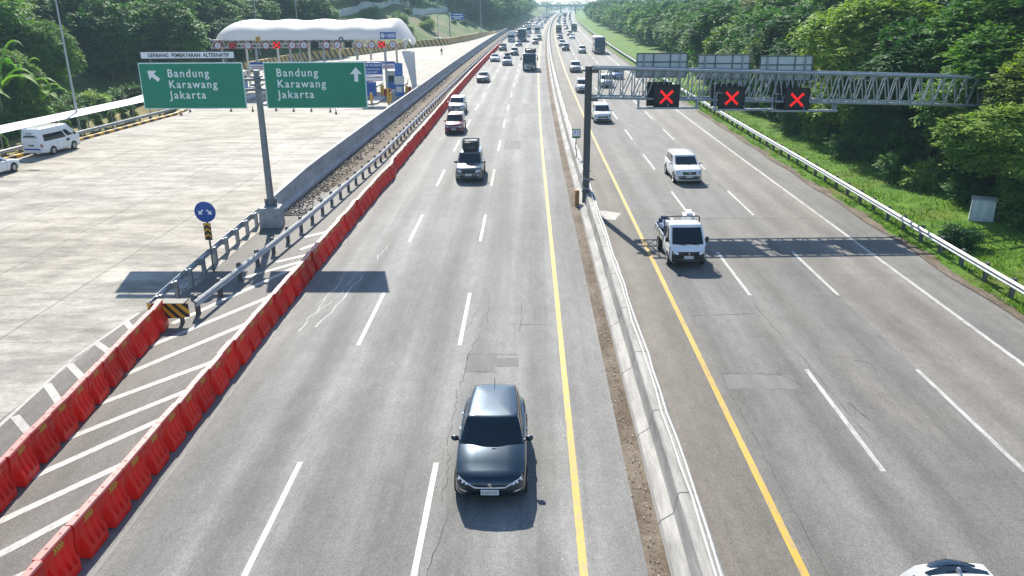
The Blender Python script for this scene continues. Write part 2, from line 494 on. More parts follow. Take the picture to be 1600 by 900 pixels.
RED_P = mat('red_plastic', (.66, .022, .012), .38, var=.22, vs=1.6)
CHEV = mat('yellow_green_chevron', (.42, .4, .03), .5)
CHEV_K = mat('dark_chevron', (.06, .03, .01), .5)
HAZ_Y = mat('hazard_yellow', (.72, .38, .02), .5, var=.15, vs=4)
HAZ_K = mat('hazard_black', (.02, .018, .016), .5)
LED = mat('red_signal_led', (.5, .01, .01), .4, emit=(1.0, .001, .004), es=.46)
LED_DIM = mat('dim_red_signal_led', (.4, .02, .03), .4, emit=(.9, .01, .03), es=.1)
SCREEN = mat('black_signal_face', (.008, .008, .009), .6)
CONC = mat('cast_concrete', (.36, .36, .35), .8, var=.3, vs=2.5)
def translucent(m, col, f):
    t = m.node_tree; p = t.nodes['Principled BSDF']; tr = nd(t, 'ShaderNodeBsdfTranslucent'); tr.inputs['Color'].default_value = (*col, 1)
    mx = nd(t, 'ShaderNodeMixShader'); mx.inputs[0].default_value = f
    t.links.new(p.outputs[0], mx.inputs[1]); t.links.new(tr.outputs[0], mx.inputs[2]); t.links.new(mx.outputs[0], t.nodes['Material Output'].inputs['Surface'])
    return m
FABRIC = translucent(mat('white_tensile_roof', (.8, .8, .79), .6, var=.04, vs=.4), (.85, .85, .83), .45)
translucent(RED_P, (1.0, .05, .015), .38)
def vary(m, lo, hi):
    """each copy a little lighter or duller than the next"""
    t = m.node_tree; p = t.nodes['Principled BSDF']; src = p.inputs['Base Color'].links[0].from_socket
    oi = nd(t, 'ShaderNodeObjectInfo'); mr = nd(t, 'ShaderNodeMapRange'); mr.inputs['To Min'].default_value = lo; mr.inputs['To Max'].default_value = hi
    t.links.new(oi.outputs['Random'], mr.inputs['Value']); vm = nd(t, 'ShaderNodeVectorMath', operation='SCALE')
    t.links.new(src, vm.inputs[0]); t.links.new(mr.outputs[0], vm.inputs['Scale']); t.links.new(vm.outputs[0], p.inputs['Base Color'])
vary(RED_P, .68, 1.12)
RED_SUNLIT_TOP = mat('sunlit_faded_red_plastic', (.62, .2, .17), .5, var=.2, vs=3)  # faded red, with sunlight on the barrier tops put into the colour
ROOFW = mat('white_roof_sheet', (.8, .8, .79), .5, var=.06, vs=1)
BLUE = mat('blue_cabinet_paint', (.01, .13, .42), .4, var=.1, vs=3)
YEL = mat('yellow_post_paint', (.7, .42, .02), .45, var=.15, vs=3)
REDPAINT = mat('red_box_paint', (.5, .02, .02), .45)
CREAM = mat('booth_panel', (.62, .62, .6), .5, var=.1, vs=2)
PIPE = mat('white_conduit', (.42, .42, .4), .5, var=.2, vs=5)
FENCEC = mat('pale_precast_fence', (.5, .52, .5), .8, var=.2, vs=1)
CLOTH = mat('white_tarpaulin', (.7, .71, .72), .7, var=.12, vs=4)
CLOTHB = mat('dark_blue_bundle', (.025, .03, .09), .8)
def paint(name, col, rough=.22, metal=0.0):
    return mat(name, col, rough, metal, .5, coat=.8)
P_BLACK = paint('black_car_paint', (.007, .024, .042), .27, .6)
P_WHITE = paint('white_car_paint', (.78, .78, .77), .25)
P_SILVER = paint('silver_car_paint', (.42, .43, .45), .34, .5)
P_GREY = paint('grey_car_paint', (.12, .125, .13), .34, .4)
P_RED = paint('maroon_car_paint', (.2, .008, .022), .32, .2)
P_BLUE = paint('blue_car_paint', (.02, .1, .3), .22)
P_NAVY = paint('navy_car_paint', (.015, .03, .1), .22)
P_BRONZE = paint('bronze_car_paint', (.16, .13, .1), .28, .4)
P_BUSPURPLE = paint('purple_grey_bus_paint', (.11, .08, .12), .25)
# ---------------------------------------------------------------- the setting: terrain, roads, markings
def fr(a, b, step):
    n = max(1, int(round((b - a) / step)))
    return [a + (b - a) * i / n for i in range(n + 1)]

def const(x): return (lambda Y: x)

def ribbon(name, xl, xr, y0, y1, z, m, step=5.0, cols=1, kind='structure'):
    """sheet between two lines given relative to the bending road axis; UV in metres"""
    if not callable(xl): xl = const(xl)
    if not callable(xr): xr = const(xr)
    b = MB(); uv = []
    Ys = fr(y0, y1, step); P = []
    for Y in Ys:
        row = []
        for j in range(cols + 1):
            u = xl(Y) + (xr(Y) - xl(Y)) * j / cols
            row.append((u + cx(Y), Y, z)); uv.append((u, Y))
        P.append(row)
    b.grid(P, flip=True); b.uv = uv
    o = b.build(name, m, fix=False)
    if kind: o['kind'] = kind
    return o

EY = [-40, 62, 88, 93, 100, 130, 174, 190, 222, 238, 270, 338, 369, 400]
EX = [-49.0, -40.7, -38.5, -39.0, -46, -50, -47, -40, -31.6, -22.8, -17.5, -11.5, -7.0, -4.6]
def plaza_edge(Y):
    if Y > 400: return -10.3 + cx(Y) - (cx(400) - 5.7)
    return float(np.interp(Y, EY, EX))

def sstep(a, b, x):
    t = min(1, max(0, (x - a) / (b - a))); return t * t * (3 - 2 * t)

def hill_z(d, Y, X=None):
    near = np.interp(d, [0, .9, 1.5, 3, 11.5, 13, 42, 60, 700], [-.03, -.05, -.3, -.9, -.9, -.3, 12.5, 14, 14])
    mx = 14 - 9 * sstep(300, 420, Y)
    far = min(mx, max(-.03, .44 * (d - 1.6)))
    z = near + (far - near) * sstep(95, 150, Y)
    if d > 12: z += (noise.noise((d * .09, Y * .05, 3.0)) + .5 * noise.noise((d * .3, Y * .2, 1.0))) * min(1.3, (d - 12) * .08)
    return float(z)

def left_ground(X, Y):
    d = plaza_edge(Y) - X
    return hill_z(d, Y) if d > 0 else 0.0

VX = [18.55, 19.2, 20, 21, 22, 23, 24, 25, 26, 28, 30, 33, 37, 42, 50, 65, 90, 150, 300, 600]
def verge_z(u, Y):
    z = np.interp(u, [18.5, 19.2, 21, 24, 28, 34, 45, 80, 600], [-.02, .03, .06, .3, .7, 1.1, 1.8, 2.4, 2.0])
    if u > 19.3: z += noise.noise((u * .5, Y * .35, 9.0)) * .09 + noise.noise((u * .16, Y * .1, 5.0)) * .22 * min(1, (u - 19.3) / 4)
    return float(z)

def long_Y(y0): return fr(y0, 140, 2.5)[:-1] + fr(140, 340, 6)[:-1] + fr(340, 700, 15)[:-1] + fr(700, 1700, 50)

def make_setting():
    M = MATS
    b = MB()
    g = 2500.0
    b.add([(-g, 700 - g, -1.6), (g, 700 - g, -1.6), (g, 700 + g, -1.6), (-g, 700 + g, -1.6)], [(0, 1, 2, 3)])
    b.build('ground', M['ground'], fix=False)['kind'] = 'structure'
    D = [0, .5, .9, 1.5, 3, 5, 7.5, 9, 11, 13, 15, 18, 21, 25, 30, 36, 44, 55, 75, 120, 250, 600]
    P = []
    for Y in long_Y(-40):
        P.append([(plaza_edge(Y) - d, Y, hill_z(d, Y)) for d in D])
    b = MB(); b.grid(P)
    nD = len(D) - 1
    b.m = [1 if (D[i % nD + 1] <= 11 and -40 < long_Y(-40)[i // nD] < 100) else 0 for i in range(len(b.f))]
    b.build('hillside', [M['hill'], M['dry']], smooth=180, fix=False)['kind'] = 'structure'
    P = []
    for Y in long_Y(-40):
        P.append([(u + cx(Y), Y, verge_z(u, Y)) for u in VX])
    b = MB(); b.grid(P, flip=True)
    b.build('grass_verge', M['verge'], smooth=180, fix=False)['kind'] = 'structure'

    ribbon('road_base', -15.2, 18.8, -30, 1600, -.02, M['dirt'], 10)
    # concrete plaza in front of and behind the toll gate
    ribbon('plaza_pavement', lambda Y: plaza_edge(Y) - cx(Y), lambda Y: min(-14.3, 0), -30, 96, -.004, M['plaza'], 3)
    ribbon('plaza_pavement', lambda Y: plaza_edge(Y) - cx(Y), lambda Y: max(-14.3, plaza_edge(Y) - cx(Y) + .05), 96, 356, -.004, M['plaza'], 4)
    ribbon('left_carriageway', -10.0, 2.55, -30, 1600, 0.0, M['asphalt_near'], 5)
    ribbon('left_shoulder', lambda Y: -10.9 + .2 * math.sin(Y * .21), -9.98, -30, 380, .003, M['asphalt_gore'], 4)
    ribbon('right_carriageway', 5.8, 12.76, -30, 1600, 0.0, M['asphalt_right'], 5)
    ribbon('right_inner_shoulder', 4.05, 5.82, -30, 1600, .002, M['asphalt_brown'], 5)
    ribbon('right_outer_lane', 12.74, 16.42, -30, 1600, .002, M['asphalt_outer'], 5)
    ribbon('right_outer_shoulder', 16.4, 18.6, -30, 1600, .0, M['asphalt_verge'], 5)
    ribbon('gore_pavement', lambda Y: float(np.interp(Y, [-30, 29, 32, 44, 60], [-15.7, -15.4, -14.3, -14.2, -11.2])), -10.4, -30, 62, 0.0, M['asphalt_gore'], 2)
    ribbon('verge_edge', lambda Y: 18.45 + .1 * math.sin(Y * .7), lambda Y: 18.95 + .18 * math.sin(Y * .9) + .12 * math.sin(Y * 2.3), -30, 500, .035, M['dirt'], 1.0)
    # painted markings
    wp, yp = M['white_paint'], M['yellow_paint']
    Z = .006
    ribbon('yellow_edge_line', 1.10, 1.28, -10, 1200, Z, yp, 4)
    ribbon('yellow_edge_line', 5.76, 5.94, -10, 1200, Z, yp, 4)
    ribbon('white_edge_line', 16.33, 16.49, -10, 1200, Z, wp, 4)
    ribbon('white_edge_line', -9.3, -9.2, -10, 600, Z, M['white_paint_faint'], 4)
    def dashes(u, start, ln, per, n, wd=.14):
        b = MB(); uv = []
        for k in range(-1, n):
            a = start + per * k
            for Y in fr(a, a + ln, ln / 2)[:-1]:
                i = len(b.v)
                q = [(u - wd / 2, Y), (u + wd / 2, Y), (u + wd / 2, Y + ln / 2), (u - wd / 2, Y + ln / 2)]
                b.add([(x + cx(y), y, Z) for x, y in q], [(0, 1, 2, 3)]); uv += q
        b.uv = uv
        b.build('lane_line', wp, fix=False)['kind'] = 'structure'
    dashes(-6.01, 12.79, 5.38, 13, 60)
    dashes(-2.41, 12.79, 5.38, 13, 60)
    dashes(9.14, 17.84, 6.06, 13.06, 60)
    dashes(12.74, 17.84, 6.06, 13.06, 60)
    # hatching between the two rows of red barriers
    hs = [((-13.3, 11.0), (-10.2, 14.3)), ((-12.5, 13.0), (-10.2, 16.8)), ((-12.6, 15.3), (-10.2, 18.7)), ((-12.8, 17.3), (-10.2, 21.2)), ((-12.9, 19.3), (-10.2, 22.9)),
          ((-13.0, 21.4), (-10.2, 25.0)), ((-13.2, 23.4), (-10.2, 28.6)), ((-13.4, 25.7), (-10.2, 31.6)), ((-13.5, 27.8), (-10.2, 35.8)), ((-12.7, 33.0), (-10.2, 36.0)),
          ((-11.8, 35.4), (-10.3, 36.9)), ((-11.2, 37.4), (-10.4, 38.9)), ((-11.6, 39.6), (-10.6, 40.7))]
    b = MB(); b.uv = []
    def stroke(p, q, wd, z=Z):
        dx, dy = q[0] - p[0], q[1] - p[1]; L = math.hypot(dx, dy); nx, ny = -dy / L * wd / 2, dx / L * wd / 2
        pts = [(p[0] - nx, p[1] - ny), (q[0] - nx, q[1] - ny), (q[0] + nx, q[1] + ny), (p[0] + nx, p[1] + ny)]
        b.add([(x, y, z) for x, y in pts], [(3, 2, 1, 0)][::-1]); b.uv += pts
    for p, q in hs: stroke(p, q, .24)
    b.build('hatch_lines', wp, fix=True)['kind'] = 'structure'
    b = MB(); b.uv = []
    edge = [(-14.9, 14.5), (-15.25, 20.0), (-15.6, 24.7), (-15.3, 28.9)]
    for p, q in zip(edge, edge[1:]): stroke(p, q, .13)
    for p, q in [((-15.0, 17.2), (-13.0, 15.2)), ((-15.1, 18.9), (-13.0, 16.9)), ((-15.15, 20.6), (-13.1, 18.6)), ((-15.4, 22.7), (-13.2, 20.2)), ((-15.5, 24.2), (-13.4, 22.0)),
                 ((-15.5, 26.0), (-13.6, 24.2)), ((-15.4, 28.0), (-13.8, 26.0))]: stroke(p, q, .25, Z + .003)
    b.build('hatch_lines', M['dull_paint'], fix=True)['kind'] = 'structure'
    # toll lane markings under the gate
    b = MB(); b.uv = []
    for k in range(6):
        x = -40 + k * 4.5
        for i in range(4): stroke((x + .4 * i, 92.5), (x + .4 * i, 94.5), .2)
    b.build('toll_lane_lines', wp, fix=True)['kind'] = 'structure'
    # repair patches, seams and cracks
    def sheet(name, pts, m, z):
        b = MB(); b.add([(x + cx(y), y, z) for x, y in pts], [tuple(range(len(pts)))]); b.uv = list(pts)
        b.build(name, m, fix=True)['kind'] = 'structure'
    pt, pl = M['asphalt_patch_dark'], M['asphalt_patch_pale']
    sheet('road_patch', [(-2.0, 23.7), (-1.12, 23.72), (-1.1, 25.1), (-2.02, 25.05)], pt, .004)
    sheet('road_patch', [(-1.05, 24.05), (-.3, 24.1), (-.32, 24.75), (-1.06, 24.7)], pt, .004)
    sheet('road_patch', [(-2.0, 65.5), (-.6, 65.5), (-.6, 70), (-2.0, 70)], pt, .004)
    sheet('road_patch', [(-2.1, 88), (1.0, 88), (1.0, 97), (-2.1, 97)], pl, .003)
    sheet('road_patch', [(9.22, 43.4), (12.66, 43.2), (12.66, 92), (9.22, 92)], pl, .003)
    sheet('road_patch', [(6.0, 56), (9.0, 56), (9.0, 56.5), (6.0, 56.4)], pl, .004)
    sheet('road_patch', [(7.0, 47.2), (8.6, 47.0), (8.7, 48.6), (7.1, 48.8)], pl, .004)
    rp = random.Random(9)
    sheet('road_patch', [(6.2 + 2.3 * k / 12, 22.5 + rp.uniform(-.12, .12)) for k in range(13)] + [(8.5 - 2.3 * k / 12, 23.5 + rp.uniform(-.15, .15)) for k in range(13)], pl, .004)
    bl = [(4.55 + (.65 + .2 * math.sin(3 * a)) * math.cos(a), 44.0 + (1.1 + .25 * math.cos(2 * a + 1)) * math.sin(a)) for a in [i * math.pi / 8 for i in range(16)]]
    sheet('cement_spill', bl, M['cement_pale'], .004)
    b = MB(); b.uv = []
    rnd = random.Random(5)
    def crack(p, q, n, wd, wob):
        pts = []
        for i in range(n + 1):
            t = i / n; pts.append((p[0] + (q[0] - p[0]) * t + rnd.uniform(-wob, wob), p[1] + (q[1] - p[1]) * t + rnd.uniform(-wob, wob) * .5))
        for s, e in zip(pts, pts[1:]): stroke(s, e, wd * rnd.uniform(.3, 1.2) * .7, .0045)
    crack((-8.5, 27.0), (-8.1, 33.5), 14, .07, .08); crack((-8.25, 28.5), (-7.6, 33.0), 12, .06, .1)
    crack((-7.85, 27.4), (-7.3, 33.6), 8, .09, .12); crack((-8.9, 29.5), (-7.9, 31.0), 8, .05, .2)
    crack((-7.2, 35.5), (-7.0, 38.0), 8, .07, .12); crack((-8.4, 35.2), (-7.0, 35.3), 6, .06, .05)
    b.build('crack_filler', M['cement_pale'], fix=True)['kind'] = 'structure'
    b = MB(); b.uv = []
    for k in range(7):
        Y = 11 + k * 2.7
        crack((-2.2 + rnd.uniform(-.2, .3), Y), (-2.0 + rnd.uniform(-.2, .3), Y + 2.5), 10, .025, .07)
    crack((-2.05, 23.6), (-2.05, 25.15), 3, .04, .01); crack((-1.08, 23.6), (-1.08, 25.15), 3, .04, .01); crack((-2.05, 25.1), (-.3, 25.0), 4, .04, .02); crack((-2.05, 23.65), (-1.0, 23.65), 3, .04, .01)
    crack((-1.0, 27.8), (1.0, 27.7), 6, .03, .04); crack((-1.6, 31.0), (-1.5, 27.0), 8, .03, .06); crack((-.2, 30), (-.3, 27), 8, .03, .05)
    crack((9.3, 25.0), (9.5, 18.5), 18, .03, .03); crack((9.0, 30.0), (9.25, 25.0), 14, .03, .04); crack((11.4, 24.4), (11.0, 24.6), 5, .05, .03); crack((11.3, 23.6), (11.45, 24.4), 4, .04, .03)
    crack((9.9, 20.5), (9.6, 21.6), 5, .05, .06); crack((8.1, 23.7), (8.7, 22.6), 6, .03, .05); crack((6.0, 35), (9.0, 35.4), 6, .03, .04); crack((6.2, 23.6), (8.6, 23.5), 12, .03, .06)
    crack((6.2, 28.6), (8.9, 28.9), 6, .03, .05); crack((6.25, 24), (6.35, 13), 24, .03, .04); crack((10, 43.3), (16, 43.2), 9, .05, .05)
    b.build('road_cracks', M['tar_seam'], fix=True)['kind'] = 'structure'
    # loose rubble strip along the left wall, and litter by the median
    rnd2 = random.Random(3)
    b = MB()
    for i in range(3600):
        Y = 44 + 90 * rnd2.random() ** 1.5; u = -14.1 + 1.3 * rnd2.random() ** 2
        s = rnd2.uniform(.03, .09)
        b.box((u + cx(Y), Y, s * .3), (s, s * rnd2.uniform(.6, 1.4), s * .7), rnd2.uniform(0, 3), rnd2.uniform(-.4, .4), rnd2.uniform(-.4, .4), mi=rnd2.choice((0, 0, 1)))
    o = b.build('rubble', [mat('grey_stone', (.11, .115, .12), .9, var=.3, vs=9), mat('brown_stone', (.2, .15, .11), .9, var=.3, vs=9)], fix=False); o['kind'] = 'stuff'
    o['label'] = 'loose grey and brown stones along the foot of the wall'
    b = MB()
    for i in range(900):
        Y = 10 + 60 * rnd2.random() ** 1.3; u = 2.95 - abs(rnd2.gauss(0, .22)); s = rnd2.uniform(.01, .03)
        if u < 2.3: continue
        b.box((u, Y, s * .4), (s, s * rnd2.uniform(.6, 2), s * .5), rnd2.uniform(0, 3), mi=rnd2.choice((0, 0, 0, 1)))
    o = b.build('litter', [mat('brown_stone', (.2, .15, .11), .9), mat('pale_litter', (.5, .46, .38), .8)], fix=False); o['kind'] = 'stuff'
    o['label'] = 'bits of litter and gravel in the dirt at the foot of the median barrier'
    # grass: short tufts along the right-hand verge
    nb = 26000
    rg = np.random.default_rng(4)
    Y = 26 + 90 * rg.random(nb) ** 1.6; u = 18.9 + 7.5 * rg.random(nb) ** 1.3
    z = np.array([verge_z(a, c) for a, c in zip(u, Y)])
    X = u + np.array([cx(c) for c in Y])
    h = rg.uniform(.06, .2, nb) * np.where(rg.random(nb) < .08, 1.8, 1); a = rg.uniform(0, 6.28, nb); wd = rg.uniform(.02, .05, nb)
    lx, ly = rg.normal(0, .07, nb), rg.normal(0, .07, nb)
    keep = np.array([noise.noise((a_ * .55, c_ * .3, 2.0)) + .6 * noise.noise((a_ * 1.7, c_ * 1.2, 7.0)) > -.2 for a_, c_ in zip(u, Y)])
    h = h * np.where(keep, 1.0, .15)
    V = np.empty((nb, 3, 3)); 
    V[:, 0] = np.stack([X - np.cos(a) * wd, Y - np.sin(a) * wd, z - .02], 1); V[:, 1] = np.stack([X + np.cos(a) * wd, Y + np.sin(a) * wd, z - .02], 1)
    V[:, 2] = np.stack([X + lx, Y + ly, z + h], 1)
    me = bpy.data.meshes.new('grass'); me.from_pydata(V.reshape(-1, 3).tolist(), [], np.arange(nb * 3).reshape(-1, 3).tolist()); me.materials.append(GRASS)
    o = bpy.data.objects.new('grass', me); COL.objects.link(o); o['kind'] = 'stuff'; o['label'] = 'short bright green grass on the verge behind the right-hand guard rail'

GRASS = leaf_mat('grass_blades', [(.035, .09, .01), (.07, .14, .015), (.11, .19, .025), (.16, .2, .05)], .35)
def extra_ground():
    M = MATS
    for n, c, v in (('asphalt_patch_dark', (.138, .136, .13), .2), ('asphalt_patch_pale', (.166, .161, .152), .2), ('cement_pale', (.42, .41, .38), .2), ('tar_seam', (.06, .06, .058), .2)):
        g = NG(n, c, .8, .3)
        g.mul(g.rng(g.noise(1, .2, 1.5, 5, 2), .3, .7, 1 - v, 1 + v)); f = g.noise(1, 1, 38, 3, 0, .7); g.mul(g.rng(f, .25, .75, .75, 1.25))
        M[n] = g.done(f, .01)
    g = NG('faint_white_paint', (.24, .235, .225), .8, .3)
    g.tint(g.noise(2, .3, 2, 6, 2.0, .75), (.175, .172, .165), .45, .6)
    M['white_paint_faint'] = g.done()
extra_ground()
make_setting()

# ---------------------------------------------------------------- long concrete walls and rails
def wall_loft(name, label, cat, prof, y0, y1, m, u0=None, zf=None, step=4.0):
    """prof: closed outline (u, z); u0(Y) shifts it sideways, zf(Y) scales the height"""
    b = MB(); uv = []; rings = []
    for Y in fr(y0, y1, step):
        r = []; s = 0
        for i, (u, z) in enumerate(prof):
            if i: s += math.hypot(u - prof[i - 1][0], z - prof[i - 1][1])
            r.append((u + (u0(Y) if u0 else 0) + cx(Y), Y, z * (zf(Y) if zf else 1))); uv.append((s, Y))
        rings.append(r)
    b.loft(rings); b.uv = uv
    me = b.mesh(name, m, fix=False)
    o = bpy.data.objects.new(name, me); COL.objects.link(o)
    return tag(o, label, cat)

wall_loft('concrete_median', 'weathered concrete median barrier with a sloped foot and pipes on top', 'barrier',
          [(3.03, -.01), (4.17, -.01), (4.13, .1), (3.94, .3), (3.87, .82), (3.83, .86), (3.47, .86), (3.43, .82), (3.36, .3), (3.08, .1)][::-1], 4, 900, MATS['barrier'])
def wall_u(Y): return float(np.interp(Y, [44, 60, 106, 190, 300, 350], [-14.35, -14.25, -14.0, -13.9, -13.9, -13.9]))
wall_loft('concrete_wall', 'long grey concrete wall between the toll plaza and the motorway', 'wall',
          [(.18, -.01), (.2, .25), (.04, .45), (-.02, 1.42), (-.24, 1.42), (-.3, .45), (-.45, .25), (-.45, -.01)], 43.2, 352, MATS['wall'], wall_u,
          lambda Y: float(np.interp(Y, [43, 52], [.78, 1])))
for off, lab in ((.17, 'pale conduit along the median top, on the lane-signal side'), (.295, 'pale conduit along the edge of the median top, nearest the right carriageway')):
    b = MB(); pts = []
    for i, Y in enumerate(fr(5, 150, 1.3)):
        pts.append((3.5 + off + cx(Y) + .022 * math.sin(Y * .9 + off * 40) + .015 * math.sin(Y * 2.1 + off * 9), Y, .865 + .033 + .02 * max(0, math.sin(Y * .55 + off * 30)) ** 6))
    b.tube(pts, .042, 8)
    tag(b.build('conduit_pipe', PIPE, smooth=60), lab, 'pipe')

WB = [(0, .155), (.045, .12), (.075, .085), (.045, .03), (.012, 0), (.045, -.03), (.075, -.085), (.045, -.12), (0, -.155)]
def w_beam(path, side, z=.62, scale=1.0):
    """corrugated rail along path [(x, y)], bulging to the given side (+1 right, -1 left); solid"""
    b = MB(); rings = []
    P = [Vector(p) for p in path]
    for i, p in enumerate(P):
        t = (P[min(len(P) - 1, i + 1)] - P[max(0, i - 1)]).normalized(); n = Vector((t.y, -t.x)) * side
        out = [(p.x + n.x * (a + .012) * scale, p.y + n.y * (a + .012) * scale, z + c * scale) for a, c in WB]
        inn = [(p.x + n.x * a * scale, p.y + n.y * a * scale, z + c * scale) for a, c in WB[::-1]]
        rings.append(out + inn)
    b.loft(rings)
    return b

def post_mesh(h=.8, w=.12, block=True, side=1):
    b = MB()
    b.box((0, 0, h / 2 - .1), (.09, w, h + .2))
    b.box((.0, -w / 2 - .004, h / 2 - .1), (.16, .012, h + .2)); b.box((.0, w / 2 + .004, h / 2 - .1), (.16, .012, h + .2))
    if block: b.box((side * .12, 0, h - .2), (.16, .13, .3))
    return b

def guard_rail(name, label, us, y0, y1, step, side, matb, matp, z=.62, posts_from=None, per=2.0, zbase=None, maxposts=98, h=.8):
    root = thing(name, label, 'guard rail', (us(y0) + cx(y0), y0, 0))
    path = [(us(Y) + cx(Y), Y) for Y in fr(y0, y1, step)]
    o = w_beam(path, side, z).build('rail_beam', matb, root, smooth=30); o.matrix_parent_inverse = Matrix.Translation(root.location).inverted()
    pm = None; k = 0; rest = MB()
    Y = (posts_from or y0) + .6
    while Y < y1 - .5:
        X = us(Y) + cx(Y)
        loc = Vector((X - side * .2, Y, 0))
        if k < maxposts:
            if pm is None:
                q = post_mesh(h, .12, True, side).build('post', matp, root); pm = q
            else:
                q = pm.copy(); COL.objects.link(q); q.parent = root
            q.location = loc - root.location
            q.rotation_euler = (0, 0, -heading(Y))
        else:
            rest.box((loc.x, loc.y, .35), (.1, .14, .9))
        k += 1; Y += per
    if rest.v:
        o = rest.build('post_row', matp, root); o.matrix_parent_inverse = Matrix.Translation(root.location).inverted(); o['kind'] = 'stuff'
    return root

guard_rail('guard_rail', 'pale steel guard rail on dark posts along the grass verge', lambda Y: 19.35 + .25 * sstep(30, 60, Y), 22, 520, 2.0, -1, PALE_STEEL, POST, .68, None, 2.0, h=.86)
gore_r = lambda Y: float(np.interp(Y, [27.9, 41, 60, 106, 190, 330], [-12.75, -11.85, -11.1, -10.95, -10.75, -10.7]))
guard_rail('guard_rail', 'steel guard rail running from the striped end plate beside the red barriers', gore_r, 28.2, 330, 2.0, 1, PALE_STEEL, POST, .62, None, 2.0)
gore_l = lambda Y: float(np.interp(Y, [27.9, 29, 35, 43.4], [-14.35, -14.5, -14.75, -14.95]))
guard_rail('guard_rail', 'short steel guard rail between the striped end plate and the sign pole', gore_l, 28.2, 43.2, 1.0, -1, STEEL, STEEL, .62, None, 1.6)
plz = lambda Y: plaza_edge(Y) - 1.0
guard_rail('guard_rail', 'low pale guard rail behind the yellow and black kerb of the plaza', plz, 40, 92, 2.0, 1, PALE_STEEL, POST, .5, None, 2.0, h=.7)

# striped end plate where the two rails meet
et = thing('crash_cushion', 'yellow and black striped end plate joining two guard rails', 'barrier end', (-13.55, 27.75, 0))
b = MB(); P = []
for z in (.3, .44, .58, .72, .86):
    P.append([(-.78 + 1.56 * i / 14, -.16 * math.cos((i / 14 - .5) * math.pi) ** .5, z) for i in range(15)])
n = len(P[0]); b.grid(P, flip=False); b.grid([[(x, y + .02, z) for x, y, z in r] for r in P], flip=True)
hz = bpy.data.materials.new('hazard_stripes'); hz.use_nodes = True; t = hz.node_tree; pb = t.nodes['Principled BSDF']; pb.inputs['Roughness'].default_value = .5
def stripe_nodes(t, pb, ax, az, period, mirror=True):
    tc = nd(t, 'ShaderNodeTexCoord'); sp = nd(t, 'ShaderNodeSeparateXYZ'); t.links.new(tc.outputs['Object'], sp.inputs[0])
    x = sp.outputs[0]
    if mirror:
        q = nd(t, 'ShaderNodeMath', operation='ABSOLUTE'); q0 = nd(t, 'ShaderNodeMath', operation='ADD'); q0.inputs[1].default_value = .25
        t.links.new(x, q0.inputs[0]); t.links.new(q0.outputs[0], q.inputs[0]); x = q.outputs[0]
    a = nd(t, 'ShaderNodeMath', operation='MULTIPLY'); a.inputs[1].default_value = ax; t.links.new(x, a.inputs[0])
    c = nd(t, 'ShaderNodeMath', operation='MULTIPLY_ADD'); c.inputs[1].default_value = az; t.links.new(sp.outputs[2], c.inputs[0]); t.links.new(a.outputs[0], c.inputs[2])
    d = nd(t, 'ShaderNodeMath', operation='DIVIDE'); d.inputs[1].default_value = period; t.links.new(c.outputs[0], d.inputs[0])
    f = nd(t, 'ShaderNodeMath', operation='FRACT'); t.links.new(d.outputs[0], f.inputs[0])
    g = nd(t, 'ShaderNodeMath', operation='GREATER_THAN'); g.inputs[1].default_value = .52; t.links.new(f.outputs[0], g.inputs[0])
    m = nd(t, 'ShaderNodeMix', data_type='RGBA'); m.inputs[6].default_value = (.72, .38, .02, 1); m.inputs[7].default_value = (.03, .022, .018, 1)
    t.links.new(g.outputs[0], m.inputs[0]); t.links.new(m.outputs[2], pb.inputs['Base Color'])
stripe_nodes(t, pb, 1.0, .85, .34)
b.build('striped_plate', hz, et, fix=False)
for x in (-.45, .42):
    b = MB(); b.box((x, .12, .25), (.13, .12, .9)); b.box((x, .03, .5), (.1, .1, .5)); b.build('support_post', POST, et)
b = MB(); b.box((-.02, .3, .8), (1.2, .5, .05)); b.box((-.02, .15, .68), (1.1, .08, .28)); b.build('back_box', POST, et)

# ---------------------------------------------------------------- red plastic barriers
def red_module():
    """fluted upper wall on a wide foot; the feet of neighbours stand apart and leave dark slots"""
    b = MB(); L = 1.09
    ys = [-.545, -.53, -.405, -.38, -.36, -.26, -.23, -.15, -.12, -.03, 0, .08, .11, .19, .22, .31, .34, .38, .405, .53, .545]
    rings = []
    for y in ys:
        e = abs(y)
        foot = e < .39
        flute = any(abs(y - c) < .02 for c in (-.24, -.135, -.015, .095, .205, .325)) and foot
        notch = any(lo < y < hi for lo, hi in ((-.235, -.13), (-.01, .1), (.21, .32)))
        c = .012 if e > .54 else 0
        if foot:
            d = .0 if not notch else .075
            prof = [(.225, .02), (.235, .1), (.232, .3 - d), (.215 - d, .36 - d), (.15 - d * .5, .48), (.112 - d * .45, .62), (.1 - d * .4, .72), (.1, .78), (.1, .955), (.078, 1.0)]
        else:
            prof = [(.07, .17), (.065, .2), (.062, .3), (.062, .36), (.066, .48), (.08, .62), (.09, .72), (.1, .78), (.1, .955), (.078, 1.0)]
        prof = [(x - c, z) for x, z in prof]
        rings.append([(x, y, z) for x, z in prof] + [(-x, y, z) for x, z in prof[::-1]])
    b.loft(rings, mi=0)
    for sg in (1, -1):
        for k in range(4):           # small chevrons printed on the upper face
            y = -.16 + k * .085
            for z0, z1, dy in ((.785, .86, .05), (.86, .935, -.05)):
                y0 = y + (0 if dy > 0 else .05); x = sg * .1025
                b.add([(x, y0, z0), (x, y0 + .045, z0), (x, y0 + dy + .045, z1), (x, y0 + dy, z1)], [(0, 1, 2, 3)], 1)
    b.box((0, -.2, 1.0), (.06, .05, .012), mi=2); b.box((0, .3, 1.0), (.05, .04, .01), mi=2)
    return b
rm = red_module().mesh('road_barrier', [RED_P, CHEV, CHEV_K, RED_SUNLIT_TOP], smooth=32)
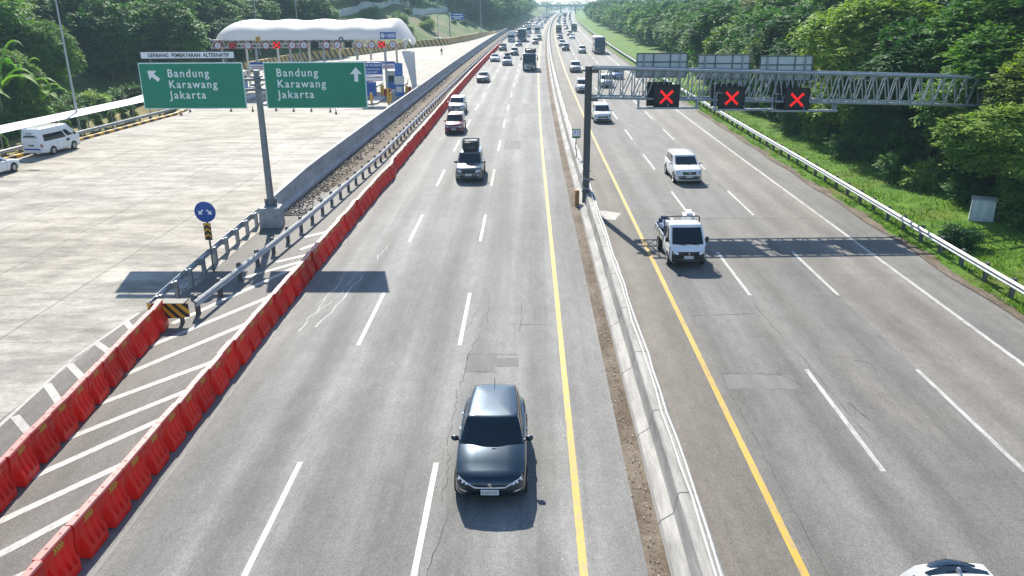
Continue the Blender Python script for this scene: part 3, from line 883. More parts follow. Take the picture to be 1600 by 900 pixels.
for p in rm.polygons:
    if p.center.z > .965 and p.material_index == 0: p.material_index = 3  # top ridge gets the paler red: painted sunlight along with fading
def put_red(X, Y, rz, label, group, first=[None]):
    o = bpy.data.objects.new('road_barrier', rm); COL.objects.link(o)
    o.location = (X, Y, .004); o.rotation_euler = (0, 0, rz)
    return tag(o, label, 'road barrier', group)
rr = random.Random(11)
Y = 9.6; k = 0
while Y < 27.9:
    u = float(np.interp(Y, [9, 16.5, 21, 27.3], [-12.75, -12.82, -13.18, -13.72]))
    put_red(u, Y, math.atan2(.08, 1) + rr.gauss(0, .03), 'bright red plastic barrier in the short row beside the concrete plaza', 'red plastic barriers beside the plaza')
    Y += 1.1
last = COL.objects[-1]; last['label'] = 'red plastic barrier at the far end of the short row, before the striped plate'
Y = 8.0
ru = lambda Y: float(np.interp(Y, [8, 20, 34, 50, 55, 56, 75, 105, 135, 240], [-9.78, -9.76, -9.74, -9.6, -9.42, -9.62, -9.5, -9.68, -9.75, -9.85]))
while Y < 236:
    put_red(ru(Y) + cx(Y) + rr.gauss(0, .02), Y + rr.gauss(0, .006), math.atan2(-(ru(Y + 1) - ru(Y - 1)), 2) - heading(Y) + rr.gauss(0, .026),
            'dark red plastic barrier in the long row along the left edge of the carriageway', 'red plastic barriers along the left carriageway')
    Y += 1.1
COL.objects[-1]['label'] = 'last red plastic barrier of the long row, farthest up the road'
# ---------------------------------------------------------------- direction sign on the left
def sign_board(root, x0, x1, z0, z1, y, label=None, face=None, border=.05, thick=.06):
    b = MB(); w_, h_ = x1 - x0, z1 - z0
    b.box((x0 + w_ / 2, y, z0 + h_ / 2), (w_, thick, h_))
    p = b.build('sign_panel', SIGN_EDGE, root, bevel=.015)
    b = MB(); b.box((x0 + w_ / 2, y - thick / 2 - .003, z0 + h_ / 2), (w_ - 2 * border, .012, h_ - 2 * border))
    b.build('sign_face', face or SIGN_G, p, bevel=.02)
    if label: p['label'] = label
    return p
SX, SY = -13.93, 42.0
ds = thing('direction_sign', 'tall grey pole carrying two green direction signs over the plaza edge', 'road sign', (SX, SY, 0))
b = MB(); b.box((0, -.1, .54), (1.15, 1.15, 1.08), rz=.1, taper=.93); b.build('concrete_base', CONC, ds, bevel=.02)
b = MB(); b.lathe([(.22, 1.08), (.22, 1.15), (.19, 1.16), (.17, 4.5), (.155, 8.2), (.16, 8.22)], n=18); b.build('pole', GREY_POLE, ds, smooth=40)
b = MB(); b.box((0, 0, 1.11), (.62, .62, .06))
for i in range(8): b.lathe([(.025, 1.12), (.025, 1.24)], (.26 * math.cos(i * .785), .26 * math.sin(i * .785), 0), 6)
for i in range(6): b.box((.26 * math.cos(i * 1.047), .26 * math.sin(i * 1.047), 1.3), (.16, .015, .36), rz=i * 1.047)
b.build('base_plate', GREY_POLE, ds)
b = MB()
for z in (7.75, 7.25):
    b.tube([(-5.6, -.16, z), (5.4, -.16, z)], .07, 10)
b.box((0, -.05, 7.5), (.5, .42, .12)); b.box((0, -.05, 7.9), (.5, .42, .1))
for x in (-5.2, -4, -2.6, -1.2, 1.2, 2.5, 4, 5.1): b.box((x, -.2, 7.45), (.07, .06, 2.2))
b.build('cross_arm', GREY_POLE, ds, smooth=40)
def arrow(root, x, y, z, s, ang):
    pts = [(-.14, -.5), (.14, -.5), (.14, .02), (.42, .02), (0, .5), (-.42, .02), (-.14, .02)]
    b = MB(); M = Matrix.Translation((x, y, z)) @ Matrix.Rotation(math.pi / 2, 4, 'X') @ Matrix.Rotation(ang, 4, 'Z') @ Matrix.Scale(s, 4)
    b.prism(pts, 0, .006 / s, M); b.build('arrow', WHITE, root)
for x0, x1, tx, ax, ang, lab in ((-19.88, -14.52, 1.45, .72, R(48), 'green panel with a white arrow up and to the left'), (-13.46, -8.25, .63, 4.72, 0, 'green panel with a white arrow pointing straight up')):
    a0, a1 = x0 - SX, x1 - SX
    p = sign_board(ds, a0, a1, 6.31, 8.62, -.26, lab)
    yy = -.26 - .03 - .012
    for s, dz, wd in (('Bandung', .70, 2.12), ('Karawang', 1.25, 2.48), ('Jakarta', 1.78, 1.9)):
        lettering(p, 'lettering', s, .40, (a0 + tx, yy, 8.62 - dz), WHITE, wd, bold=.012, spacing=1.22)
    arrow(p, a0 + ax, yy + .004, 8.62 - .62, .72, ang)
b = MB(); b.box((-19.7 - SX + 2.43, -.24, 8.99), (4.86, .05, .4)); p = b.build('name_panel', SIGN_K, ds, bevel=.02)
p['label'] = 'narrow white panel with a black border above the left green panel'
b = MB(); b.box((-19.7 - SX + 2.43, -.272, 8.99), (4.76, .012, .31)); b.build('sign_face', SIGN_W, p)
lettering(p, 'lettering', 'GERBANG  PEMBAYARAN  ALTERNATIF', .185, (-19.7 - SX + .4, -.281, 8.9), SIGN_K, 4.15, bold=.022)
for x in (-5.3, -1.4):
    b = MB(); b.box((x, -.2, 8.75), (.05, .05, .5)); b.build('bracket', GREY_POLE, p)

# round blue keep-either-side sign
rs = thing('keep_either_side_sign', 'round blue sign with two white arrows above a yellow chevron plate', 'road sign', (-14.22, 34.0, 0))
b = MB(); b.lathe([(.045, 0), (.045, 3.1)], n=10); b.build('post', POST, rs, smooth=40)
b = MB(); M = Matrix.Translation((0, -.06, 2.8)) @ Matrix.Rotation(math.pi / 2, 4, 'X')
b.lathe([(.46, -.012), (.47, 0), (.47, .02), (.45, .026)], M=M, n=36); d = b.build('sign_disc', SIGN_B, rs, smooth=40)
for sx in (-1, 1):
    pts = [(-.1, -.42), (.1, -.42), (.1, .0), (.34, .0), (0, .42), (-.34, .0), (-.1, .0)]
    b = MB(); M = Matrix.Translation((sx * .19, -.087, 2.79)) @ Matrix.Rotation(math.pi / 2, 4, 'X') @ Matrix.Rotation(sx * R(-135), 4, 'Z') @ Matrix.Scale(.36, 4)
    b.prism(pts, 0, .012, M); b.build('arrow', WHITE, d)
b = MB(); b.box((0, -.06, 1.9), (.32, .03, .78)); pl = b.build('chevron_plate', HAZ_K, rs)
b = MB()
for k in range(3):
    z = 1.60 + k * .25
    for sx in (-1, 1):
        b.prism([(0, z + .13), (sx * .15, z), (sx * .15, z + .1), (0, z + .23)][::sx], .0, .004, Matrix.Translation((0, -.077, 0)) @ Matrix.Rotation(math.pi / 2, 4, 'X'))
b.build('chevrons', HAZ_Y, pl)

# kilometre post on the median
km = thing('kilometre_sign', 'small green-framed white kilometre sign on the median barrier', 'road sign', (3.45, 57.0, .86))
b = MB(); b.tube([(0, 0, 0), (.06, 0, .3), (-.03, 0, .8), (0, 0, 1.7)], .035, 8); b.build('post', POST, km)
b = MB(); b.box((0, -.05, 1.75), (.58, .03, .66)); p = b.build('sign_panel', mat('green_sign_border', (.01, .12, .07), .45), km)
b = MB(); b.box((0, -.07, 1.79), (.46, .014, .46)); b.build('sign_face', SIGN_W, p)
lettering(p, 'lettering', '71', .3, (0, -.079, 1.65), SIGN_B, None, 'CENTER')

# ---------------------------------------------------------------- lane-signal gantry on the right
GX, GY = 3.42, 46.2
gt = thing('lane_signal_gantry', 'blue-grey lattice gantry with three red cross lane signals over the right carriageway', 'gantry', (GX, GY, 0))
b = MB(); b.lathe([(.2, 0), (.2, 8.0), (.21, 8.02)], n=14); b.box((0, 0, .95), (.5, .5, .1)); b.box((-.25, 0, 7.78), (.3, .2, .1)); b.box((.35, 0, 7.75), (.35, .3, .2)); b.box((.35, 0, 6.2), (.4, .3, .2))
b.build('post', GANTRY_DARK, gt, smooth=40)
# loose cables wound round its foot
b = MB(); pts = []
for i in range(40):
    a = i * .33; pts.append((.29 * math.cos(a), .29 * math.sin(a), 2.1 - i * .03))
pts += [(.35, -.5, .98), (.3, -1.2, .97), (.2, -2.4, .96)]
b.tube(pts, .03, 6); b.build('cable', PIPE, gt, smooth=60)
b = MB(); b.box((-.5, .1, .5), (.25, .3, .9)); b.build('junction_box', mat('rusty_orange_box', (.4, .19, .06), .7, var=.3), gt)
zt = lambda x: 7.78 - .029 * (x - 5.7)
zb = lambda x: 6.28 - .025 * (x - 3)
GD = 1.1
x1 = 24.2
b = MB()
for dy in (-GD / 2, GD / 2):
    b.tube([(.2, dy, zt(.2)), (x1, dy, zt(x1))], .085, 10); b.tube([(.2, dy, zb(.2)), (x1, dy, zb(x1))], .075, 10)
b.build('chord', GANTRY, gt, smooth=40)
b = MB(); N = 37
for i in range(N):
    xa = .6 + (x1 - .6) * i / N; xb = .6 + (x1 - .6) * (i + 1) / N; xm = (xa + xb) / 2
    for dy in (-GD / 2, GD / 2):
        if i < 15:
            b.bar((xa, dy, zb(xa)), (xa, dy, zt(xa)), .06)
            b.bar((xa, dy, zb(xa)), (xb, dy, zt(xb)), .055) if (i + (dy > 0)) % 2 or True else None
        else:
            b.bar((xa, dy, zb(xa)), (xm, dy, zt(xm)), .05); b.bar((xm, dy, zt(xm)), (xb, dy, zb(xb)), .05)
    if i % 2 == 0:
        b.bar((xa, -GD / 2, zt(xa)), (xa, GD / 2, zt(xa)), .05); b.bar((xa, -GD / 2, zb(xa)), (xa, GD / 2, zb(xa)), .05)
        b.bar((xa, -GD / 2, zb(xa)), (xb, GD / 2, zb(xb)), .04)
b.build('lattice', GANTRY, gt)
for x in (23.1, 23.9):
    b = MB(); b.tube([(x, 0, -.1), (x, 0, 7.4)], .2, 12); b.build('post', GREY_POLE, gt, smooth=40)
# walkway hung under the truss
for xa, xb in ((2.65, 6.1), (6.9, 10.3), (10.1, 13.7)):
    b = MB(); z = zb(xa) - .5
    b.box(((xa + xb) / 2, -.75, z), (xb - xa, .7, .05)); b.box(((xa + xb) / 2, -1.1, z + .03), (xb - xa, .05, .1))
    for x in (xa + .1, xb - .1, (xa + xb) / 2):
        b.bar((x, -.6, z), (x, -.55, zb(x)), .06); b.bar((x, -1.08, z), (x, -.55, zb(x)), .05)
        b.bar((x, -1.08, z), (x, -1.08, z + .95), .04) if x != (xa + xb) / 2 else None
    b.bar((xa, -1.08, z + .95), (xa + .4, -1.08, z + .95), .04)
    b.build('platform', GANTRY, gt)
for xa, xb, zt_, zb_ in ((2.76, 5.6, 8.63, 7.33), (6.22, 9.13, 8.53, 7.22), (9.73, 12.66, 8.45, 7.1)):
    b = MB(); b.box(((xa + xb) / 2, .8, (zt_ + zb_) / 2), (xb - xa, .05, zt_ - zb_))
    p = b.build('sign_back', SIGN_BACK, gt)
    b = MB()
    for i in range(4): b.box((xa + (xb - xa) * i / 3, .755, (zt_ + zb_) / 2), (.055, .05, zt_ - zb_ + .03))
    for f in (0, .36, .72, 1.0): b.box(((xa + xb) / 2, .74, zt_ + (zb_ - zt_) * f), (xb - xa, .06, .06))
    b.build('frame', GANTRY_DARK, p)
    for x in (xa + .4, xb - .4):
        b = MB(); b.bar((x, .72, zb_ + .1), (x, .5, zb_ - .4), .06); b.box((x, .7, (zt_ + zb_) / 2 - .2), (.08, .06, zt_ - zb_ + .3)); b.build('bracket', GANTRY, p)
for xa, xb, z1_, z0_ in ((3.6, 4.98, 7.05, 5.74), (7.2, 8.6, 6.93, 5.7), (10.86, 12.16, 6.83, 5.58)):
    c, h = (xa + xb) / 2, z1_ - z0_
    b = MB(); b.box((c, -.72, (z1_ + z0_) / 2), (xb - xa, .18, h)); b.box((c - .35, -.35, (z1_ + z0_) / 2 + .12), (xb - xa, .12, h))
    for sx in (-1, 1): b.box((c + sx * (xb - xa) / 2, -.82, (z1_ + z0_) / 2), (.04, .06, h))
    b.box((c, -.84, z1_), (xb - xa, .1, .05))
    p = b.build('signal_box', SCREEN, gt)
    b = MB()
    for a in (R(45), R(-45)): b.box((c, -.822 - .004 * (a > 0), (z1_ + z0_) / 2), (.96, .014, .125), ry=a)
    b.build('red_cross', LED, p)

# ---------------------------------------------------------------- toll gate
TX0, TX1, TY = -41.9, -15.6, 108.0
tg = thing('toll_gate', 'white tensile roofed toll gate with round signs and red cross signals', 'toll gate', (-28, TY + 5, 0))
off = Vector((-28, TY + 5, 0))
def tl(b, name, m, parent=None, **kw):
    b.v = [tuple(Vector(p) - off) for p in b.v]
    return b.build(name, m, parent or tg, **kw)
# roof: barrel with scalloped ridge, rounded hips at both ends
P = []
NX, NA = 72, 22
for i in range(NX + 1):
    s = i / NX; x = TX0 + (TX1 - TX0) * s
    e = min(1.0, s / .13) ; e2 = min(1.0, (1 - s) / .075)
    k = math.sin(e * math.pi / 2) ** .75 * (math.sin(e2 * math.pi / 2) ** .6 * .95 + .05)
    sc = .1 * math.cos(s * 2 * math.pi * 5.5)
    row = []
    for j in range(NA + 1):
        a = math.pi * j / NA
        y = TY + 5.5 - (5.8 * (.35 + .65 * k)) * math.cos(a)
        z = 6.98 + (2.36 * k + sc * k) * math.sin(a) ** .92 - .07 * (1 - math.sin(a)) * abs(math.sin(s * math.pi * 5.5)) ** .7
        if s > .93: z -= (s - .93) / .07 * 1.15 * math.sin(a) ** .5 * (1 if j > 2 else .4)
        row.append((x, y, z))
    P.append(row)
b = MB(); b.grid(P)
tl(b, 'roof', FABRIC, smooth=50)
# pointed fabric end hanging at the right
b = MB()
P = []
for i in range(9):
    t = i / 8; hw = .9 * (1 - t) + .0
    P.append([(TX1 - .25 + .5 * math.cos(q * 1.2) * (1 - t) - .5, TY + 1.2 + q * 3.0 * (1 - t * .93) + 1.5, 6.9 - t * 1.45) for q in (-1, -.5, 0, .5, 1)])
b.grid(P); b.grid([[(x - .05, y, z) for x, y, z in r] for r in P], flip=True)
tl(b, 'end_flap', FABRIC, smooth=60)
b = MB()
b.loft([[(-15.75 + dx * s_ + q, TY + 1.0 + dy * s_, z) for dx, dy in ((-.5, -.5), (.5, -.5), (.5, .5), (-.5, .5))] for z, s_, q in ((-.05, .75, .7), (1.2, .62, .62), (3.2, .95, .35), (5.4, 1.5, 0))])
tl(b, 'leg', FABRIC, smooth=40)
b = MB(); zA, zB = 6.98, 6.0
for y in (TY, TY + 1.0, TY + 10.0):
    for z in (zA, zB): b.tube([(TX0 + .5, y, z), (TX1 - 3.2, y, z)], .07, 8)
for i in range(44):
    xa = TX0 + .5 + (TX1 - 3.7 - TX0) * i / 44; xb = TX0 + .5 + (TX1 - 3.7 - TX0) * (i + 1) / 44
    b.bar((xa, TY, zA if i % 2 else zB), (xb, TY, zB if i % 2 else zA), .09); b.bar((xa, TY + 1, zA if i % 2 else zB), (xb, TY + 1, zB if i % 2 else zA), .06)
    if i % 4 == 0: b.bar((xa, TY, zA), (xa, TY + 10, zA), .07); b.bar((xa, TY, zB), (xa, TY + 1, zB), .05)
tl(b, 'truss', mat('pale_truss_paint', (.5, .48, .46), .6, var=.15), None)
ISL = [-40.2, -35.7, -31.2, -26.8, -22.4, -18.7]
for x in ISL:
    for y in (TY + .5, TY + 10):
        b = MB(); b.tube([(x, y, 0), (x, y, 6.0)], .16, 12); tl(b, 'column', mat('pale_truss_paint', (.5, .48, .46), .6), smooth=40)
Mx = Matrix.Rotation(math.pi / 2, 4, 'X')
RING = mat('red_sign_ring', (.5, .03, .05), .5)
def tx(px): return -41.1 + (px - 332) * (22.4 / 266)       # spacing of the signs along the truss
for px in (340, 387, 415, 456, 474, 509, 526, 560, 579, 612):
    x = tx(px); M = Matrix.Translation(Vector((x, TY - .2, 6.3)) - off) @ Mx
    b = MB(); b.lathe([(.49, -.03), (.49, .0), (.47, .012)], M=M, n=24); p = b.build('speed_sign', RING, tg, smooth=40)
    b = MB(); b.lathe([(.38, .0), (.38, .018)], M=M, n=24); b.build('sign_face', mat('white_disc', (.66, .68, .7), .5), p)
    lettering(p, 'lettering', '5', .3, Vector((x - .1, TY - .22, 6.15)) - off, SIGN_K)
for px, on in ((363, 0), (432, 1), (491, -1), (543, -1), (595, 2)):
    x = tx(px); c = Vector((x, TY - .22, 6.33))
    b = MB(); b.box(c, (.9, .16, .8)); p = tl(b, 'lane_signal', SCREEN)
    if on >= 0:
        m = LED_DIM if on == 0 else LED
        b = MB()
        for a in (R(42), R(-42)): b.box(c + Vector((0, -.087 - .004 * (a > 0), 0)), (.95, .014, .13), ry=a)
        for a, q in (((.86, .012, .04), (0, .37)), ((.86, .012, .04), (0, -.37)), ((.04, .012, .78), (.42, 0)), ((.04, .012, .78), (-.42, 0))): b.box(c + Vector((q[0], -.09, q[1])), a)
        tl(b, 'red_cross', m, p)
b = MB(); b.box((tx(595) + .9, TY - .45, 7.45), (2.05, .08, .86)); p = tl(b, 'phone_sign', SIGN_B)
lettering(p, 'lettering', '14080', .5, Vector((tx(595) + .52, TY - .5, 7.2)) - off, WHITE, 1.25, bold=.012)
b = MB(); M = Matrix.Translation((tx(595) + .22, TY - .5, 7.45)) @ Mx; b.lathe([(.27, 0), (.27, .012), (.2, .014)], M=M, n=20); tl(b, 'round_mark', WHITE, p)
b = MB(); b.bar((tx(595) + .12, TY - .52, 7.32), (tx(595) + .32, TY - .52, 7.58), .07); tl(b, 'handset_mark', SIGN_B, p)
b = MB(); b.box((tx(404), TY - .3, 7.1), (.62, .05, .62)); p = tl(b, 'warning_sign', HAZ_Y)
b = MB(); b.box((tx(404), TY - .335, 7.15), (.1, .012, .34)); b.box((tx(404), TY - .335, 6.9), (.11, .012, .09)); tl(b, 'mark', SIGN_K, p)
b = MB(); b.lathe([(.3, 0), (.3, .05)], M=Matrix.Translation((tx(533), TY - .4, 7.0)) @ Mx, n=20); b.lathe([(.14, .05), (.14, .06)], M=Matrix.Translation((tx(533), TY - .4, 7.0)) @ Mx, n=14, mi=1)
tl(b, 'loudspeaker', [BLACK, WHITE])
# islands, booths and kit
TOLL_LANE = mat('toll_island_concrete', (.42, .42, .41), .8, var=.2)
for i, x in enumerate(ISL):
    lab = ['leftmost toll island, behind the left green sign', 'second toll island from the left, behind the left green sign', 'third toll island from the left, behind the sign pole',
           'third toll island from the right, behind the right green sign', 'second toll island from the right, behind the right green sign', 'rightmost toll island with a yellow nose beside the blue lane sign'][i]
    isl = thing('toll_island', lab, 'traffic island', (x, TY + 1, 0), 0, 'toll islands')
    b = MB(); b.prism([(-.7, -12), (0, -13.2), (.7, -12), (.7, 14), (-.7, 14)], -.02, .2); b.build('kerb', TOLL_LANE, isl)
    b = MB(); b.lathe([(.16, .2), (.16, 1.25), (.1, 1.3)], (0, -11.9, 0), 12); b.build('bollard', HAZ_Y, isl, smooth=40)
    bo = thing('toll_booth', ['white and blue toll booth on the leftmost island', 'white and blue toll booth on the second island from the left', 'white and blue toll booth on the third island from the left',
          'white and blue toll booth on the third island from the right', 'white and blue toll booth on the second island from the right', 'white and blue toll booth on the rightmost island'][i], 'toll booth', (x, TY + 6, .2), 0, 'toll booths')
    b = MB(); b.box((0, 0, .5), (1.25, 2.4, 1.0)); b.build('base_panel', BLUE, bo, bevel=.03)
    b = MB(); b.box((0, 0, 2.05), (1.25, 2.4, .5)); 
    for sx in (-1, 1):
        for sy in (-1, 0, 1): b.box((sx * .57, sy * 1.14, 1.4), (.1, .1, .82))
    b.build('frame', CREAM, bo)
    b = MB(); b.box((0, 0, 1.4), (1.16, 2.3, .8)); b.build('window', GLASSL, bo)
    b = MB(); b.box((0, 0, 2.36), (1.6, 2.8, .14)); b.build('roof', ROOFW, bo, bevel=.03)
    # information board on a stalk above the island
    sb = thing('lane_board', ['blue and white lane board over the leftmost island', 'blue and white lane board over the second island from the left', 'blue and white lane board over the third island from the left',
          'blue and white lane board over the third island from the right', 'blue and white lane board over the second island from the right', 'small white lane board with a blue top over the rightmost island'][i], 'sign', (x + .3, TY - 1, .2), 0, 'lane boards')
    b = MB(); b.tube([(0, 0, 0), (0, 0, 3.9)], .06, 8); b.build('post', STEEL, sb)
    b = MB(); b.box((.2, -.1, 3.6), (2.0, .06, .95)); p = b.build('panel', SIGN_W, sb)
    b = MB(); b.box((.2, -.14, 3.92), (1.96, .02, .28)); b.build('blue_band', SIGN_B, p)
    b = MB(); b.box((.2, -.14, 3.5), (1.6, .02, .09)); b.box((.2, -.14, 3.3), (1.5, .02, .08)); b.build('red_rule', RING, p)
# lane sign on a portal
ps = thing('portal_sign', 'blue lane sign hung from a yellow-footed bent steel portal', 'sign', (-16.85, 98.0, 0))
b = MB(); b.tube([(0, 0, .0), (0, 0, 4.55), (-.12, 0, 4.8), (-.4, 0, 4.88), (-5.5, 0, 4.9)], .075, 10); b.build('portal_pole', STEEL, ps, smooth=40)
b = MB(); b.lathe([(.13, 0), (.13, 1.7), (.1, 1.72)], n=12); b.lathe([(.1, 0), (.1, 1.2)], (.25, .5, 0), 10); b.build('yellow_foot', YEL, ps, smooth=40)
b = MB(); b.box((-1.9, -.02, 4.0), (2.9, .06, 1.5)); p = b.build('sign_panel', SIGN_W, ps)
b = MB(); b.box((-1.9, -.056, 4.05), (2.78, .014, 1.3)); b.build('sign_face', SIGN_B, p)
for s, z, h in (('JALUR KHUSUS', 4.32, .24), ('KENDARAAN KECIL', 3.9, .17), ('SEDAN, JEEP', 3.56, .17)):
    lettering(p, 'lettering', s, h, (-1.9, -.067, z), WHITE, {.24: 2.5}.get(h, 2.3 if 'K' in s else 1.7), 'CENTER', bold=.008)
b = MB(); b.box((-1.9, -.02, 2.9), (2.9, .05, .6)); p2 = b.build('lower_panel', SIGN_W, ps)
b = MB()
for k in range(9): b.box((-3.15 + k * .31, -.05, 2.66), (.16, .012, .1))
b.box((-1.9, -.05, 2.98), (2.6, .012, .07)); b.box((-1.0, -.05, 3.1), (.9, .012, .07)); b.build('red_marks', RING, p2)
def cabinet(name, label, cat, loc, size, m, top=None):
    c = thing(name, label, cat, loc)
    b = MB(); b.box((0, 0, size[2] / 2), size); b.build('housing', m, c, bevel=.03)
    b = MB(); b.box((0, -size[1] / 2 - .01, size[2] * .6), (size[0] * .75, .02, size[2] * .45)); b.build('front_panel', top or CREAM, c)
    return c
c = cabinet('payment_cabinet', 'tall blue roadside payment cabinet beside the white roof leg', 'cabinet', (-16.25, 103.5, .2), (1.0, .7, 1.5), BLUE)
b = MB(); b.box((0, 0, 2.0), (1.15, .8, 1.0)); b.build('card_unit', CREAM, c, bevel=.03)
b = MB(); b.box((0, 0, 3.3), (.95, .3, 1.6)); b.build('upper_panel', BLUE, c, bevel=.03)
c = thing('lane_barrier', 'yellow barrier housing beside the blue payment cabinet', 'barrier', (-15.45, 104.2, .2))
b = MB(); b.box((0, 0, .6), (.35, .4, 1.2)); b.build('housing', YEL, c, bevel=.03); b = MB(); b.box((.0, -.1, 1.05), (.08, .08, 1.9), ry=.25); b.build('boom_arm', YEL, c)
cabinet('fire_box', 'small red box at the foot of the white roof leg', 'box', (-15.2, 105.2, .2), (.4, .4, 1.0), REDPAINT, REDPAINT)
cabinet('fire_box', 'red box behind the lane sign panels at the toll gate', 'box', (-17.9, 104.0, .2), (.9, .6, .9), REDPAINT, BLACK)
cabinet('barrier_housing', 'yellow housing behind the lane sign panels at the toll gate', 'cabinet', (-18.75, 105, .2), (.4, .5, 1.3), YEL, YEL)
cabinet('payment_cabinet', 'blue payment cabinet behind the lower panel of the portal sign', 'cabinet', (-20.0, 104.5, .2), (1.1, .9, 1.7), BLUE, SIGN_B)
# traffic cones
cone = thing('traffic_cone', 'small dark red traffic cone on the plaza in front of the toll lanes', 'traffic cone', (0, 0, 0), 0, 'traffic cones before the toll lanes')
b = MB(); b.box((0, 0, .025), (.4, .4, .05)); b.build('base', BLACK, cone)
b = MB(); b.lathe([(.15, .05), (.03, .75)], n=14); b.build('body', mat('dark_red_cone', (.22, .03, .02), .6), cone, smooth=40)
b = MB(); b.lathe([(.112, .3), (.083, .44)], n=14); b.build('band', SIGN_W, cone, smooth=40)
cp = [(-37.9, 87.8), (-38.0, 90.5), (-33.5, 90.9), (-31.0, 90.8), (-28.5, 91.3), (-26.3, 90.6), (-24.3, 90.6), (-22.0, 89.9), (-21.0, 88.3)]
for i, (x, y) in enumerate(cp):
    c = cone if i == 0 else copy_tree(cone)
    c.location = (x, y, 0); c.scale = (.8, .8, .78)
    if i == 0: c['label'] = 'traffic cone nearest the plaza kerb, leftmost of the row'

# ---------------------------------------------------------------- plaza kerb, walkway, planting, lamps
def kerb_blocks():
    b = MB(); i = 0; Y = 58.0
    while Y < 92:
        X = plaza_edge(Y) - .12
        b.box((X, Y, .08), (.34, .78, .3), rz=-math.atan2(plaza_edge(Y + 1) - plaza_edge(Y), 1) + 0, mi=i % 2)
        Y += .8; i += 1
    o = b.build('plaza_kerb', [HAZ_Y, HAZ_K], bevel=.02)
    tag(o, 'yellow and black painted kerb along the left edge of the plaza', 'kerb')
kerb_blocks()
# striped concrete barrier behind the toll gate
hb = bpy.data.materials.new('yellow_black_bands'); hb.use_nodes = True; t = hb.node_tree; pb = t.nodes['Principled BSDF']; pb.inputs['Roughness'].default_value = .6
u = nd(t, 'ShaderNodeUVMap'); sp = nd(t, 'ShaderNodeSeparateXYZ'); t.links.new(u.outputs[0], sp.inputs[0])
d_ = nd(t, 'ShaderNodeMath', operation='MULTIPLY_ADD'); d_.inputs[1].default_value = .5; t.links.new(sp.outputs[1], d_.inputs[0]); q_ = nd(t, 'ShaderNodeMath', operation='MULTIPLY'); q_.inputs[1].default_value = .3; t.links.new(sp.outputs[0], q_.inputs[0]); t.links.new(q_.outputs[0], d_.inputs[2])
f_ = nd(t, 'ShaderNodeMath', operation='FRACT'); t.links.new(d_.outputs[0], f_.inputs[0]); g_ = nd(t, 'ShaderNodeMath', operation='GREATER_THAN'); g_.inputs[1].default_value = .62; t.links.new(f_.outputs[0], g_.inputs[0])
m_ = nd(t, 'ShaderNodeMix', data_type='RGBA'); m_.inputs[6].default_value = (.62, .38, .06, 1); m_.inputs[7].default_value = (.05, .04, .03, 1); t.links.new(g_.outputs[0], m_.inputs[0]); t.links.new(m_.outputs[2], pb.inputs['Base Color'])
b = MB(); uv = []; rings = []; s = 0; prev = None
for Y in fr(136, 345, 2.0):
    X = plaza_edge(Y); p = Vector((X, Y))
    if prev is not None: s += (p - prev).length
    prev = p
    nxt = Vector((plaza_edge(Y + .5) - X, .5)).normalized(); n = Vector((nxt.y, -nxt.x))
    h = 1.75 if Y < 285 else max(.8, 1.75 - (Y - 285) * .03)
    r = []
    for a, z in ((.0, -.05), (.0, .3), (-.2, .6), (-.3, h), (-.6, h), (-.65, -.05)):
        r.append((X + n.x * a, Y + n.y * a, z)); uv.append((z, s))
    rings.append(r)
b.loft(rings); b.uv = uv
o = b.build('striped_barrier', hb, fix=False); tag(o, 'long yellow and black striped barrier curving behind the toll gate', 'barrier')

wk = thing('covered_walkway', 'covered walkway with a long white sheet roof beside the plaza', 'walkway', (plaza_edge(75) - 4, 75, -.9))
off2 = Vector(wk.location)
b = MB(); rings = []
for Y in fr(44, 100, 2.0):
    e = plaza_edge(min(Y, 92)) if Y <= 92 else plaza_edge(92) + (Y - 92) * .08
    q = [(e - 2.6, 1.62), (e - 3.7, 1.86), (e - 4.9, 1.78), (e - 4.9, 1.72), (e - 3.7, 1.80), (e - 2.6, 1.56)]
    rings.append([Vector((x, Y, z)) - off2 for x, z in q])
b.loft(rings); b.build('roof', ROOFW, wk, smooth=30)
for Y in fr(46, 98, 4.0):
    e = plaza_edge(min(Y, 92)) if Y <= 92 else plaza_edge(92) + (Y - 92) * .08
    b = MB(); b.tube([Vector((e - 3.6, Y, -1.1)) - off2, Vector((e - 3.6, Y, 1.8)) - off2], .06, 8); b.bar(Vector((e - 2.7, Y, 1.55)) - off2, Vector((e - 4.8, Y, 1.66)) - off2, .06); b.build('roof_post', STEEL, wk, smooth=40)

def light_pole(x, y, z, h, label, r=.11):
    p = thing('light_pole', label, 'light pole', (x, y, z))
    b = MB(); b.lathe([(r * 1.6, 0), (r * 1.6, .3), (r, .35), (r * .5, h)], n=12); b.build('pole', GREY_POLE if h < 12 else mat('pale_pole', (.4, .42, .42), .5, .3), p, smooth=40)
    b = MB(); b.tube([(0, 0, h - .1), (.8, 0, h + .3), (1.9, 0, h + .45)], r * .4, 8); b.build('arm', STEEL, p)
    b = MB(); b.box((2.2, 0, h + .42), (.8, .3, .12)); b.build('lamp_head', SIGN_BACK, p, bevel=.03)
light_pole(-43.0, 76.4, -.9, 16, 'tall thin light pole beside the white walkway roof', .12)
light_pole(-52.0, 160, 2, 14, 'light pole rising behind the left part of the white toll roof')
light_pole(-45.5, 165, 0, 14, 'light pole rising behind the middle of the white toll roof')
light_pole(-25.3, 236, .3, 13, 'light pole on the grassy slope beyond the toll gate')
light_pole(-16.2, 290, .3, 12, 'far light pole on the slope beyond the blue overhead sign')

